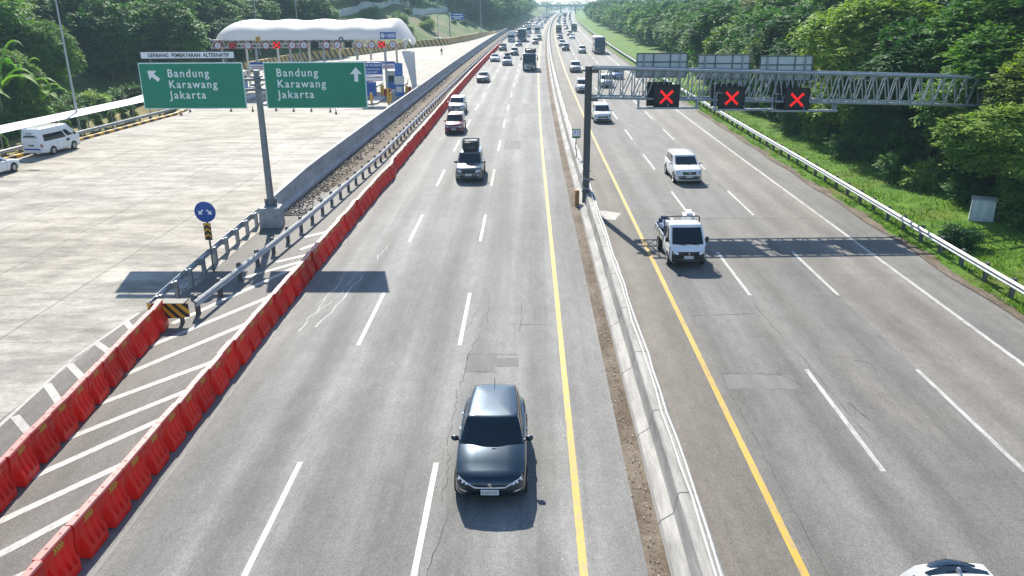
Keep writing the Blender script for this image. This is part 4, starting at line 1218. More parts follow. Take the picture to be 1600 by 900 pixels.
bs = thing('overhead_sign', 'blue overhead sign on a single pole beyond the toll gate', 'road sign', (-24.4, 262, .2))
b = MB(); b.lathe([(.2, 0), (.14, 8.4)], n=10); b.build('pole', STEEL, bs, smooth=40)
b = MB(); b.tube([(0, 0, 7.9), (4.6, 0, 7.9)], .08, 8); b.tube([(0, 0, 6.9), (4.6, 0, 6.9)], .08, 8); b.build('arm', STEEL, bs)
b = MB(); b.box((2.6, -.15, 7.1), (4.2, .08, 2.1)); p = b.build('sign_panel', SIGN_B, bs)
b = MB()
for z, w_ in ((7.7, 2.6), (7.0, 3.2), (6.5, 2.2)): b.box((2.6, -.2, z), (w_, .02, .22))
b.build('white_rule', WHITE, p)
wb = thing('electric_box', 'grey roadside box beside the striped barrier beyond the toll gate', 'cabinet', (-25.6, 240, .3))
b = MB(); b.box((0, 0, .8), (2.2, 1.2, 1.6)); b.build('housing', SIGN_BACK, wb, bevel=.05); b = MB(); b.box((0, -.62, .8), (.9, .03, 1.3)); b.build('door', GREY_POLE, wb)

# concrete block and stray kit on the right verge
cb = thing('concrete_block', 'pale streaked concrete block on the grass under the overhanging tree', 'block', (24.1, 41.6, verge_z(24.1, 41.6)), R(-28))
b = MB(); b.box((0, 0, .52), (1.15, .85, 1.25), taper=.96); b.build('block', mat('pale_streaked_concrete', (.55, .57, .56), .8, var=.25, vs=3, streak=(3, 3, .4)), cb, bevel=.02)
b = MB(); b.box((0, 0, 1.17), (1.2, .9, .07)); b.build('cap', CONC, cb, bevel=.01)

# pale fence along the hilltop beyond the toll gate
def hill_fence(label, pts, h):
    b = MB(); f = thing('precast_fence', label, 'fence', (pts[0][0], pts[0][1], 0)); o_ = Vector(f.location)
    q = MB()
    for p, e in zip(pts, pts[1:]):
        L = math.hypot(e[0] - p[0], e[1] - p[1]); n = max(1, int(L / 2.4))
        for i in range(n):
            a = Vector((p[0] + (e[0] - p[0]) * i / n, p[1] + (e[1] - p[1]) * i / n, 0)); c = Vector((p[0] + (e[0] - p[0]) * (i + 1) / n, p[1] + (e[1] - p[1]) * (i + 1) / n, 0))
            m_ = (a + c) / 2; z = left_ground(m_.x, m_.y)
            b = MB(); b.box(Vector((m_.x, m_.y, z + h / 2 - .2)) - o_, (L / n - .16, .08, h), rz=math.atan2(e[1] - p[1], e[0] - p[0])); b.build('panel', FENCEC, f)
            b = MB(); b.box(Vector((a.x, a.y, z + h / 2 - .1)) - o_, (.16, .16, h + .3)); b.build('post', CONC, f)
def on_hill(dx, Ys): return [(plaza_edge(Y) - dx - 3 * math.sin(Y * .05), Y) for Y in Ys]
def hill_hit(px, py):
    """the point of the left bank seen at a picture position"""
    d = cam.matrix_world.to_3x3() @ Vector(((px - 800) / 1245, (450 - py) / 1245, -1)); o = Vector((0, 0, CAM_H))
    for i in range(1200):
        p = o + d * (60 + i * .4)
        if p.z < left_ground(p.x, p.y): return (p.x, p.y)
    return (p.x, p.y)
hill_fence('pale precast fence stepping up the slope left of the toll roof', [(-49, 139), (-53, 146), (-60, 160)], 2.2)
hill_fence('long pale fence along the hilltop above the white toll roof', [hill_hit(*q) for q in ((528, 27), (560, 20), (600, 13), (640, 9))], 2.0)
hill_fence('pale fence halfway up the grassy slope beyond the toll gate', [hill_hit(*q) for q in ((645, 24), (680, 21), (722, 17))], 2.0)
hill_fence('far pale fence at the top of the grassy slope', [hill_hit(*q) for q in ((738, 25), (765, 22), (792, 25))], 2.2)
# ---------------------------------------------------------------- vehicles (each faces -Y, its own origin on the road under its middle)
def lerp(a, b, t): return a + (b - a) * t

class Car:
    def __init__(s, L, W, H, hood=.85, cowl=1.0, belt=1.0, yc=None, yrf=None, yrr=None, ycr=None, wr=.8, zb=.2, nose=1.0, tail=.2, wb=.92, bow=.14, hoodless=False, wheel=.32, axles=None, tail_z=None, roofbow=.06, taper=.05):
        s.taper = taper
        s.L, s.W, s.H = L, W, H; s.h = W / 2
        s.hood, s.cowl, s.belt = hood, cowl, belt
        f = -L / 2
        s.yc = f + yc; s.yrf = f + yrf; s.yrr = f + yrr; s.ycr = f + ycr
        s.wr = s.h * wr; s.wbt = s.h * wb; s.bow = bow; s.zb = zb; s.r = wheel; s.roofbow = roofbow
        s.parts = []
        s.ax = [f + a for a in (axles or (L * .2, L * .81))]
        s.tail_z = tail_z or belt
        b = MB(); f = -L / 2; e = L / 2
        if hoodless:
            st = [(f, .86, .3, belt * .8), (f + .05, .95, .24, belt * .97), (f + .14, .985, zb, belt), (s.yc + .15, 1, zb, belt)]
        else:
            st = [(f, .70, .36, hood * .72), (f + .05, .82, .28, hood * .88), (f + .15, .915, .24, hood * .965), (f + .34, .965, zb + .02, hood), (f + .62, .99, zb, lerp(hood, cowl, .3)), (s.yc, 1, zb, cowl)]
        st += [(s.yc + .5, 1, zb, belt), (lerp(s.yc, e, .5), 1, zb, belt), (e - .6, .985, zb, s.tail_z), (e - .2, .95, zb + .04, s.tail_z - .01), (e - .05, .9, zb + .08, s.tail_z - .06), (e, .8, zb + .16, s.tail_z - .2)]
        rings = []
        for y, wf, z0, z1 in st:
            w_ = s.h * wf; zs = z1 - .07; d = zs - z0
            half = [(.8 * w_, z0), (.95 * w_, z0 + .04), (w_, z0 + .2 * d), (w_, z0 + .62 * d), (.985 * w_, zs - .03), (.955 * w_, zs + .03), (.87 * w_, z1), (.45 * w_, z1 + .03)]
            bow_ = .10 if y < f + .2 else 0
            ring = [(x, y + bow_ * (x / s.h) ** 2, z) for x, z in half] + [(0, y, z1 + .036)] + [(-x, y + bow_ * (x / s.h) ** 2, z) for x, z in half[::-1]] + [(0, y, z0)]
            rings.append(ring)
        b.loft(rings)
        s.body = b
        s.bv = None
        s.add('body', b, 'paint', smooth=38)
    def add(s, name, b, m, parent=None, smooth=None, bevel=0.0):
        s.parts.append((name, b, m, parent, smooth, bevel)); return len(s.parts) - 1
    # ---- cabin surface
    def cab(s, side, u, t):
        tt = t; t = max(0.0, t); w_ = lerp(s.wbt, s.wr, t ** 1.35); z = lerp(s.belt - .03 if side != 'front' else s.cowl - .03, s.H - .07, t)
        zz = lerp(min(s.cowl, s.belt) - .03, s.H - .07, tt)
        f = lerp(s.yc, s.yrf, t ** .92); r = lerp(s.ycr, s.yrr, t ** 1.1)
        if side == 'front':
            x = (2 * u - 1) * w_; return Vector((x, f - lerp(s.bow, s.roofbow, t) * (1 - (x / w_) ** 2), zz))
        if side == 'rear':
            x = (2 * u - 1) * w_ * (1 - s.taper); return Vector((x, r + .08 * (1 - (x / w_) ** 2), zz))
        k = 1 if side == 'right' else -1
        return Vector((k * w_ * (1 - s.taper * u + .035 * math.sin(u * math.pi)), lerp(f, r, u), zz))
    def norm(s, side, u, t):
        d = .01
        a = s.cab(side, min(1, u + d), t) - s.cab(side, max(0, u - d), t); c = s.cab(side, u, min(1, t + d)) - s.cab(side, u, max(0, t - d))
        n = a.cross(c).normalized()
        o = s.cab(side, u, t) - Vector((0, (s.yrf + s.yrr) / 2, 1.0))
        return n if n.dot(o) > 0 else -n
    def cabin(s, m='paint', roof_up=.075):
        b = MB(); rings = []
        def ring(t):
            p = [s.cab('front', i / 8, t) for i in range(8)]
            p += [s.cab('right', i / 10, t) for i in range(10)]
            p += [s.cab('rear', 1 - i / 8, t) for i in range(8)]
            p += [s.cab('left', 1 - i / 10, t) for i in range(10)]
            return p
        for t in (-.12, 0, .15, .3, .45, .6, .75, .88, .96, 1): rings.append(ring(t))
        top = rings[-1]; c = Vector((0, (s.yrf + s.yrr) / 2, 0))
        for k, dz in ((.975, .022), (.94, .04), (.85, .056), (.6, .07), (.25, .075)):
            rings.append([Vector((p.x * k, c.y + (p.y - c.y) * (k if k < .9 else lerp(1, k, .5)), p.z + dz * roof_up / .075)) for p in top])
        b.loft(rings); s.add('cabin', b, m, None, 42)
    def pane(s, name, side, u0, u1, t0, t1, m='glass', nu=8, nt=6, off=.007, shear=0.0):
        b = MB(); P = []
        for i in range(nu + 1):
            row = []
            for j in range(nt + 1):
                t = lerp(t0, t1, j / nt)
                a0 = u0 + shear * (j / nt); u = lerp(a0, u1, i / nu)
                row.append(s.cab(side, u, t) + s.norm(side, u, t) * off)
            P.append(row)
        b.grid(P); b.grid([[p for p in r] for r in P], flip=True) if False else None
        s.add(name, b, m, None, 60)
    # ---- things lying on the body skin, found by rays
    def hit(s, x, z=None, y=None, rear=False):
        if s.bv is None: s.bv = BVHTree.FromPolygons([Vector(p) for p in s.body.v], s.body.f)
        if y is None:
            r = s.bv.ray_cast(Vector((x, -20 if not rear else 20, z)), Vector((0, 1 if not rear else -1, 0)))
        else:
            r = s.bv.ray_cast(Vector((x, y, 10)), Vector((0, 0, -1)))
        return r[0]
    def skin(s, name, quad, m, nu=6, nv=3, th=.012, parent=None, rear=False, mirror=False):
        """patch on the nose (or tail): corners (x, z) clockwise from bottom left"""
        ids = []
        for sg in ((1, -1) if mirror else (1,)):
            P = []
            for i in range(nu + 1):
                row = []
                for j in range(nv + 1):
                    u, v = i / nu, j / nv
                    x = lerp(lerp(quad[0][0], quad[1][0], u), lerp(quad[3][0], quad[2][0], u), v) * sg
                    z = lerp(lerp(quad[0][1], quad[1][1], u), lerp(quad[3][1], quad[2][1], u), v)
                    h = s.hit(x, z, rear=rear)
                    if h is None:
                        y = -s.L / 2 + .3 if not rear else s.L / 2 - .25
                        h = Vector((x, y, z))
                    if not rear: h = Vector((h.x, min(h.y, -s.L / 2 + .3), h.z))
                    row.append(Vector((h.x, h.y + (-th if not rear else th), h.z + .002)))
                P.append(row)
            b = MB(); b.grid(P)
            k = .05 if not rear else -.05
            edge = [P[i][0] for i in range(nu + 1)] + [P[nu][j] for j in range(1, nv + 1)] + [P[i][nv] for i in range(nu - 1, -1, -1)] + [P[0][j] for j in range(nv - 1, 0, -1)]
            b.loft([edge, [p + Vector((0, k, 0)) for p in edge]], cap=False)
            ids.append(s.add(name, b, m, parent, 40))
        return ids
    def strip(s, name, pts, wd, m, th=.018, parent=None, rear=False):
        b = MB(); P = []
        for x, z in pts:
            h = s.hit(x, z, rear=rear) or Vector((x, -s.L / 2 + .25, z))
            P.append([Vector((x, h.y - th, z - wd / 2)), Vector((x, h.y - th - .006, z)), Vector((x, h.y - th, z + wd / 2))])
        b.grid(P); edge = [p[0] for p in P] + [p[2] for p in P[::-1]]; b.loft([edge, [p + Vector((0, .05, 0)) for p in edge]], cap=False)
        return s.add(name, b, m, parent, 50)
    def wheels(s, rim='rim', dual=False):
        for y in s.ax:
            for sg in (-1, 1):
                x = sg * (s.h - .08); M = Matrix.Translation((x, y, s.r)) @ Matrix.Rotation(math.pi / 2 * sg, 4, 'Y')
                b = MB(); r = s.r
                a = MB(); a.lathe([(r * 1.16, -.06), (r * 1.16, .084)], M=M, n=26)
                a.v = [(px, py, max(pz, s.zb * .98)) for px, py, pz in a.v]
                s.add('wheel_arch', a, 'arch')
                b.lathe([(r * .62, -.1), (r * .93, -.1), (r, -.06), (r, .06), (r * .94, .1), (r * .66, .1), (r * .62, .085)], M=M, n=24)
                i = s.add('wheel', b, 'rubber', None, 40)
                q = MB(); q.lathe([(r * .63, .06), (r * .63, .097), (r * .58, .1), (r * .55, .075)], M=M, n=24)
                for k in range(5):
                    an = k * 2 * math.pi / 5; c, sn = math.cos(an), math.sin(an)
                    q.prism([(c * .03 - sn * .04, sn * .03 + c * .04), (c * .03 + sn * .04, sn * .03 - c * .04), (c * r * .57 + sn * .05, sn * r * .57 - c * .05), (c * r * .57 - sn * .05, sn * r * .57 + c * .05)][::-1], .08, .1, M)
                q.lathe([(.06, .08), (.06, .108)], M=M, n=12)
                s.add('rim', q, rim, i, 40)
    def mirrors(s, z, y, m='paint', sz=(.2, .11, .14)):
        for sg in (-1, 1):
            b = MB(); x = sg * (s.h + .07)
            b.lathe([(.02, -.5), (.35, -.42), (.5, -.1), (.5, .2), (.42, .42), (.2, .5)], M=Matrix.Translation((x, y, z)) @ Matrix.Diagonal((*sz, 1)), n=12)
            i = s.add('wing_mirror', b, m, None, 50)
            a = MB(); a.bar((sg * (s.h - .08), y + .02, z - .06), (x - sg * .04, y + .01, z - .03), .06, .04); s.add('mirror_arm', a, 'black', i)
    def plate(s, z, text=None, rear=False, x=0, black=False, w=.43, h=.135):
        p = s.hit(x, z, rear=rear); y = p.y + (.03 if rear else -.065); sg = -1 if not rear else 1
        b = MB(); b.box((x, y, z), (w, .02, h)); i = s.add('number_plate', b, 'plate_b' if black else 'plate_w')
        s.parts.append(('lettering', ('TEXT', text, (x, y + sg * .0115, z - .038), .075, w * .86, rear), 'plate_w' if black else 'plate_k', i, None, 0)) if text else None
    def roof_rails(s, m='chrome'):
        for sg in (-1, 1):
            b = MB(); x = sg * s.wr * .9; z = s.H + .03
            b.tube([(x, s.yrf + .25, z - .05), (x, s.yrf + .4, z + .01), (x, s.yrr - .4, z + .01), (x, s.yrr - .2, z - .05)], .022, 6); s.add('roof_rail', b, m, None, 50)
    def wipers(s):
        for x0, x1, dz in ((-.1, -.62, .16), (.5, .02, .17)):
            a = s.cab('front', .5 + x0 / (2 * s.wbt), .02) + Vector((0, -.03, 0)); c = s.cab('front', .5 + x1 / (2 * s.wbt), .1) + Vector((0, -.035, 0))
            b = MB(); b.bar(a, c, .022); s.add('wiper', b, 'black')
    def handles(s, us, m='paint'):
        for sg in (-1, 1):
            for u in us:
                y = lerp(s.yc, s.ycr, u); b = MB(); b.box((sg * (s.h + .006), y, s.belt - .16), (.03, .17, .035)); s.add('door_handle', b, m)
    def seams(s, us):
        b = MB()
        for sg in (-1, 1):
            for u in us:
                y = lerp(s.yc, s.ycr, u); b.box((sg * (s.h - .001), y, (s.belt + s.zb) / 2 + .02), (.006, .012, (s.belt - s.zb) * .62))
        s.add('door_seam', b, 'black')

MK = lambda p: {'paint': p, 'glass': GLASS, 'glassl': GLASSL, 'black': BLACK, 'arch': ARCH, 'rubber': RUBBER, 'rim': RIM, 'chrome': CHROME, 'bright': BRIGHT, 'lamp': LAMP, 'lamp_on': LAMP_ON, 'tail': TAIL,
                'plate_w': PLATE_W, 'plate_k': SIGN_K, 'plate_b': PLATE_B, 'white': P_WHITE, 'blue': SIGN_B, 'grey': P_GREY, 'steel': STEEL, 'silver': P_SILVER, 'cloth': CLOTH, 'cloth_b': CLOTHB, 'purple': P_BUSPURPLE, 'p_black': P_BLACK}

def build_car(car, name, label, cat, p, x, y, rz=0.0, group=None):
    mk = MK(p); root = thing(name, label, cat, (x, y, .006), rz, group); objs = []
    for nm, b, m, par, sm, bev in car.parts:
        parent = root if par is None else objs[par]
        if isinstance(b, tuple):
            _, text, loc, hh, ww, rear = b
            o = lettering(parent, nm, text, hh, loc, mk[m], ww, 'CENTER', (math.pi / 2, 0, math.pi if rear else 0), .001, .006)
        else:
            o = b.build(nm, mk[m], parent, smooth=sm, bevel=bev)
        objs.append(o)
    return root

def lod_mesh(car, name, skip=('lettering',)):
    """the whole vehicle as one mesh for copies a few pixels high: slot 0 is its paint"""
    mk = MK(P_WHITE); keys = ['paint']; B = MB()
    for nm, b, m, par, sm, bev in car.parts:
        if isinstance(b, tuple) or nm in skip: continue
        if m not in keys: keys.append(m)
        B.add(b.v, b.f, keys.index(m))
    return B.mesh(name, [mk[k] for k in keys], smooth=38)

def std_lights(c, z0, z1, xi, xo, m='lamp', slant=.05):
    c.skin('headlight', [(xi, z0), (xo, z0 + slant), (xo, z1 + slant), (xi, z1)], m, 6, 3, .02, mirror=True)

def hatchback():
    c = Car(3.99, 1.745, 1.52, hood=.82, cowl=1.04, belt=1.02, yc=1.18, yrf=1.78, yrr=3.6, ycr=3.88, wr=.76, wheel=.31, axles=(.78, 3.3), bow=.2, taper=.15)
    c.cabin(); c.pane('windshield', 'front', .055, .945, .03, .9, nu=12)
    for sd in ('left', 'right'):
        c.pane('side_window', sd, .1, .46, .1, .84, shear=.08); c.pane('side_window', sd, .49, .78, .1, .84); c.pane('side_window', sd, .8, .93, .2, .8)
    c.pane('rear_window', 'rear', .1, .9, .15, .85)
    c.skin('grille', [(-.52, .46), (.52, .46), (.62, .64), (-.62, .64)], 'black', 8, 3, .006)
    c.skin('lower_intake', [(-.6, .28), (.6, .28), (.66, .38), (-.66, .38)], 'black', 8, 2, .008)
    c.skin('headlight', [(.5, .66), (.78, .72), (.8, .82), (.56, .72)], 'glass', 5, 3, .008, mirror=True)
    c.strip('chrome_strip', [(-.79, .79), (-.74, .74), (-.6, .7), (-.46, .63), (-.36, .575), (-.2, .565), (0, .562), (.2, .565), (.36, .575), (.46, .63), (.6, .7), (.74, .74), (.79, .79)],   .036, 'bright')
    for sg in (-1, 1):
        for x, z in ((.56, .655), (.65, .68), (.745, .705)):
            h = c.hit(sg * x, z); b = MB(); b.lathe([(.03, -.02), (.03, .016), (.018, .024)], M=Matrix.Translation(h) @ Matrix.Rotation(math.pi / 2, 4, 'X'), n=12); c.add('lamp_lens', b, 'lamp_on', None, 40)
    c.skin('fog_lamp', [(.56, .44), (.74, .46), (.76, .5), (.58, .475)], 'chrome', 4, 2, .012, mirror=True)
    # emblem: a chrome angular S, as on the car
    h = c.hit(0, .64); b = MB(); e = [(x_ * .8, z_ * .8) for x_, z_ in [(-.075, .05), (.0, .085), (.075, .05), (.04, .032), (0, .05), (-.02, .04), (.075, -.04), (.0, -.085), (-.075, -.05), (-.04, -.032), (0, -.05), (.02, -.04)]]
    b.prism(e, -.01, .02, Matrix.Translation((0, h.y - .006, .645)) @ Matrix.Rotation(math.pi / 2, 4, 'X')); c.add('emblem', b, 'chrome')
    c.plate(.465, 'B 2675 FXT'); c.wheels(); c.mirrors(1.03, c.yc + .35); c.wipers(); c.handles((.42, .72)); c.seams((.14, .47, .77))
    c.skin('tail_light', [(.5, .78), (.72, .78), (.72, .92), (.5, .9)], 'tail', 4, 3, rear=True, mirror=True)
    b = MB(); b.bar((0, c.yrr - .25, c.H), (0, c.yrr - .02, c.H + .18), .014); c.add('antenna', b, 'black')
    return c

def suv(L=4.63, W=1.79, H=1.7, rails=True, two_tone=False, plate='B 1427 KJ', chrome=True):
    c = Car(L, W, H, hood=1.0, cowl=1.13, belt=1.13, yc=1.12, yrf=1.85, yrr=4.2, ycr=4.5, wr=.8, wheel=.36, axles=(.86, L - .95), zb=.26, bow=.16)
    c.cabin(); c.pane('windshield', 'front', .06, .94, .04, .9, nu=12)
    for sd in ('left', 'right'):
        c.pane('side_window', sd, .1, .4, .08, .84, shear=.07); c.pane('side_window', sd, .43, .68, .08, .84); c.pane('side_window', sd, .71, .93, .1, .82)
    c.pane('rear_window', 'rear', .1, .9, .12, .85)
    c.skin('grille', [(-.44, .68), (.44, .68), (.44, .86), (-.44, .86)], 'black', 10, 3, .02)
    if chrome:
        c.strip('grille_bar', [(-.2, .87), (-.14, .8), (-.1, .72)], .05, 'chrome'); c.strip('grille_bar', [(.1, .72), (.14, .8), (.2, .87)], .05, 'chrome')
        h = c.hit(0, .79); b = MB(); b.lathe([(.055, -.01), (.055, .025)], M=Matrix.Translation((0, h.y, .79)) @ Matrix.Rotation(math.pi / 2, 4, 'X'), n=14); c.add('emblem', b, 'chrome')
    std_lights(c, .71, .86, .48, .8)
    c.skin('bumper_trim', [(-.68, .36), (.68, .36), (.76, .6), (-.76, .6)], 'grey', 12, 4, .02)
    c.skin('lower_intake', [(-.6, .37), (.6, .37), (.6, .5), (-.6, .5)], 'black', 10, 2, .036)
    c.skin('fog_lamp', [(.6, .5), (.7, .5), (.7, .57), (.6, .57)], 'lamp', 3, 2, .034, mirror=True)
    c.plate(.56, plate); c.wheels(); c.mirrors(1.16, c.yc + .38, sz=(.22, .12, .18)); c.wipers(); c.handles((.4, .66)); c.seams((.12, .42, .7))
    if rails: c.roof_rails('silver')
    c.skin('tail_light', [(.55, .8), (.75, .8), (.75, 1.05), (.58, 1.05)], 'tail', 4, 3, rear=True, mirror=True)
    return c

def mpv(L=4.4, W=1.7, H=1.68, plate='B 2183 TO'):
    c = Car(L, W, H, hood=.95, cowl=1.08, belt=1.06, yc=.95, yrf=1.65, yrr=4.0, ycr=4.28, wr=.8, wheel=.31, axles=(.8, L - .82), zb=.2, bow=.17)
    c.cabin(); c.pane('windshield', 'front', .06, .94, .04, .9, nu=12)
    for sd in ('left', 'right'):
        c.pane('side_window', sd, .1, .4, .08, .84, shear=.07); c.pane('side_window', sd, .43, .7, .08, .84); c.pane('side_window', sd, .73, .93, .1, .82)
    c.pane('rear_window', 'rear', .1, .9, .12, .85)
    c.skin('grille', [(-.45, .56), (.45, .56), (.5, .72), (-.5, .72)], 'black', 10, 3, .02)
    c.strip('chrome_strip', [(-.72, .78), (-.5, .74), (0, .72), (.5, .74), (.72, .78)], .035, 'chrome', .03)
    std_lights(c, .66, .78, .5, .78)
    c.skin('lower_intake', [(-.62, .3), (.62, .3), (.66, .47), (-.66, .47)], 'black', 10, 2, .02)
    c.skin('fog_lamp', [(.6, .4), (.7, .4), (.7, .47), (.6, .47)], 'lamp', 3, 2, .014, mirror=True)
    c.plate(.52, plate); c.wheels(); c.mirrors(1.1, c.yc + .36); c.wipers(); c.handles((.4, .66)); c.seams((.12, .42, .7))
    c.skin('tail_light', [(.55, .8), (.72, .8), (.72, 1.05), (.56, 1.05)], 'tail', 4, 3, rear=True, mirror=True)
    return c

def sedan(plate='B 1906 SR'):
    c = Car(4.6, 1.78, 1.46, hood=.82, cowl=.97, belt=.97, yc=1.25, yrf=2.0, yrr=3.2, ycr=3.95, wr=.72, wheel=.32, axles=(.92, 3.62), bow=.18, tail_z=1.0)
    c.cabin(); c.pane('windshield', 'front', .06, .94, .04, .9, nu=12)
    for sd in ('left', 'right'):
        c.pane('side_window', sd, .12, .46, .1, .84, shear=.1); c.pane('side_window', sd, .49, .8, .1, .84)
    c.pane('rear_window', 'rear', .08, .92, .08, .88)
    c.skin('grille', [(-.42, .5), (.42, .5), (.46, .66), (-.46, .66)], 'black', 8, 3, .006)
    std_lights(c, .58, .68, .5, .78)
    c.skin('lower_intake', [(-.6, .28), (.6, .28), (.6, .38), (-.6, .38)], 'black', 8, 2, .008)
    c.plate(.45, plate); c.wheels(); c.mirrors(1.0, c.yc + .42); c.handles((.44, .74)); c.seams((.12, .47, .8))
    c.skin('tail_light', [(.5, .72), (.76, .72), (.76, .86), (.5, .84)], 'tail', 4, 3, rear=True, mirror=True)
    return c

def minibus():
    c = Car(4.9, 1.84, 2.2, hoodless=True, belt=1.22, cowl=1.22, yc=.3, yrf=1.35, yrr=4.72, ycr=4.86, wr=.84, wb=.97, wheel=.34, axles=(1.05, 3.65), zb=.24, bow=.16)
    c.tail_z = 1.22
    c.cabin(roof_up=.11); c.pane('windshield', 'front', .07, .93, .06, .84)
    for sd in ('left', 'right'):
        c.pane('side_window', sd, .13, .3, .06, .62, shear=.06)
        c.pane('side_window', sd, .34, .92, .0, .56, nu=12)
    c.pane('rear_window', 'rear', .1, .9, .12, .62, m='paint')
    c.skin('tail_light', [(.76, .78), (.87, .78), (.87, 1.1), (.76, 1.1)], 'tail', 3, 4, rear=True, mirror=True)
    c.plate(.93, 'B 7402 JA', rear=True, black=True)
    c.skin('bumper_band', [(-.84, .56), (.84, .56), (.84, .68), (-.84, .68)], 'blue', 10, 2, .02, rear=True)
    b = MB(); b.box((0, 2.45 + .05, 1.66), (.95, .03, .1)); b.box((0, 2.45 + .04, 1.55), (1.35, .02, .035)); b.box((0, 2.45 + .05, 1.86), (.5, .03, .05)); c.add('rear_lettering_band', b, 'glassl')
    c.wheels(); c.mirrors(1.35, c.yc + .55, 'black', (.2, .14, .26)); c.handles((.28, .45)); c.seams((.31, .6))
    b = MB(); b.box((c.h + .004, -.75, .95), (.008, .42, .2)); b.box((-c.h - .004, -.75, .95), (.008, .42, .2)); c.add('door_emblem', b, 'black')
    return c

def pickup():
    c = Car(4.2, 1.67, 1.86, hood=.96, cowl=1.06, belt=1.06, yc=.34, yrf=.95, yrr=1.68, ycr=1.78, wr=.86, wb=.955, wheel=.3, axles=(.72, 3.15), zb=.3, bow=.1)
    # the loft above is the full length; cut it to the cab and set a load bed behind
    f = -2.1
    c.body.v = [(x, y if y < f + 1.85 else f + 1.85, z) for x, y, z in c.body.v]
    c.bv = None
    c.cabin(); c.pane('windshield', 'front', .06, .94, .05, .9, nu=12)
    for sd in ('left', 'right'): c.pane('side_window', sd, .14, .86, .06, .84, shear=.1)
    c.skin('front_trim', [(-.73, .5), (.73, .5), (.73, .8), (-.73, .8)], 'black', 12, 4, .03)
    c.skin('bumper', [(-.72, .29), (.72, .29), (.74, .5), (-.74, .5)], 'black', 12, 3, .05)
    c.skin('headlight', [(.46, .68), (.7, .7), (.71, .84), (.48, .82)], 'lamp', 5, 3, .05, mirror=True)
    h = c.hit(0, .72); b = MB(); b.prism([(-.04, .04), (0, .055), (.04, .04), (.0, .01), (.04, -.04), (0, -.055), (-.04, -.04), (0, -.01)], -.01, .02, Matrix.Translation((0, h.y - .04, .72)) @ Matrix.Rotation(math.pi / 2, 4, 'X')); c.add('emblem', b, 'chrome')
    c.plate(.56, 'D 8127 W'); c.wheels('silver'); c.mirrors(1.22, c.yc + .28, 'black', (.17, .12, .26)); c.wipers()
    w_ = .83
    b = MB(); b.box((0, .93, .74), (w_ * 2 - .06, 2.36, .1)); c.add('bed_floor', b, 'grey')
    for sg in (-1, 1):
        b = MB(); b.box((sg * w_, .93, .92), (.045, 2.36, .36)); b.box((sg * (w_ + .012), .93, 1.1), (.05, 2.38, .04))
        for k in range(4): b.box((sg * (w_ + .025), .1 + k * .62, .92), (.03, .05, .34))
        c.add('bed_side', b, 'silver', None, None, .008)
    b = MB(); b.box((0, 2.1, .92), (w_ * 2, .045, .36)); c.add('tailgate', b, 'silver')
    b = MB(); b.box((0, .9, .5), (.7, 2.3, .25)); c.add('chassis', b, 'black')
    b = MB(); x = .8; b.tube([(-x, -.2, .8), (-x, -.2, 1.92), (-x + .05, -.2, 1.97), (x - .05, -.2, 1.97), (x, -.2, 1.92), (x, -.2, .8)], .028, 8); b.tube([(-x, -.2, 1.5), (x, -.2, 1.5)], .02, 6)
    c.add('headboard_frame', b, 'black', None, 50)
    return c

def bus(L=11.5, W=2.5, H=3.75, screen_top=.9, lower='purple', rack=False):
    c = Car(L, W, H, hoodless=True, belt=1.45, cowl=1.45, yc=.06, yrf=.42, yrr=L - .12, ycr=L - .02, wr=.94, wb=.985, wheel=.5, axles=(2.5, L - 3.2), zb=.35, bow=.14, roofbow=.1)
    c.cabin(roof_up=.12); c.pane('windshield', 'front', .05, .95, .0, screen_top, nu=10)
    for sd in ('left', 'right'): c.pane('side_window', sd, .03, .97, .28, .8, nu=16)
    c.skin('lower_panel', [(-1.1, .42), (1.1, .42), (1.14, 1.3), (-1.14, 1.3)], lower, 10, 5, .01)
    c.skin('headlight', [(.62, .72), (1.05, .76), (1.08, .95), (.7, .88)], 'lamp', 4, 3, .022, mirror=True)
    c.skin('grille', [(-.5, .6), (.5, .6), (.5, .8), (-.5, .8)], 'black', 6, 2, .02)
    c.plate(.5, 'B 7516 WB'); c.wheels('silver')
    for sg in (-1, 1):
        b = MB(); b.tube([(sg * 1.15, -L / 2 + .2, 2.7), (sg * 1.4, -L / 2 - .05, 2.65), (sg * 1.42, -L / 2 - .05, 2.3)], .04, 6); b.box((sg * 1.42, -L / 2 - .05, 2.1), (.22, .12, .5)); c.add('wing_mirror', b, 'black')
    return c

def boxtruck():
    c = Car(6.5, 2.1, 2.3, hoodless=True, belt=1.25, cowl=1.25, yc=.08, yrf=.4, yrr=1.6, ycr=1.75, wr=.92, wb=.98, wheel=.4, axles=(1.1, 4.8), zb=.4, bow=.08)
    c.body.v = [(x, min(y, -3.25 + 1.8), z) for x, y, z in c.body.v]; c.bv = None
    c.cabin(); c.pane('windshield', 'front', .05, .95, .02, .88)
    for sd in ('left', 'right'): c.pane('side_window', sd, .15, .85, .02, .8)
    c.skin('grille', [(-.7, .6), (.7, .6), (.7, .95), (-.7, .95)], 'black', 6, 2, .01); c.skin('headlight', [(.7, .62), (.95, .62), (.95, .8), (.7, .8)], 'lamp', 3, 2, .014, mirror=True)
    b = MB(); b.box((0, .95, 1.95), (2.15, 4.5, 2.2)); c.add('load_box', b, 'paint', None, None, .04)
    b = MB(); b.box((0, .6, .65), (.9, 5.2, .3)); c.add('chassis', b, 'black')
    c.wheels('silver'); c.mirrors(1.7, c.yc + .2, 'black', (.2, .14, .4))
    return c

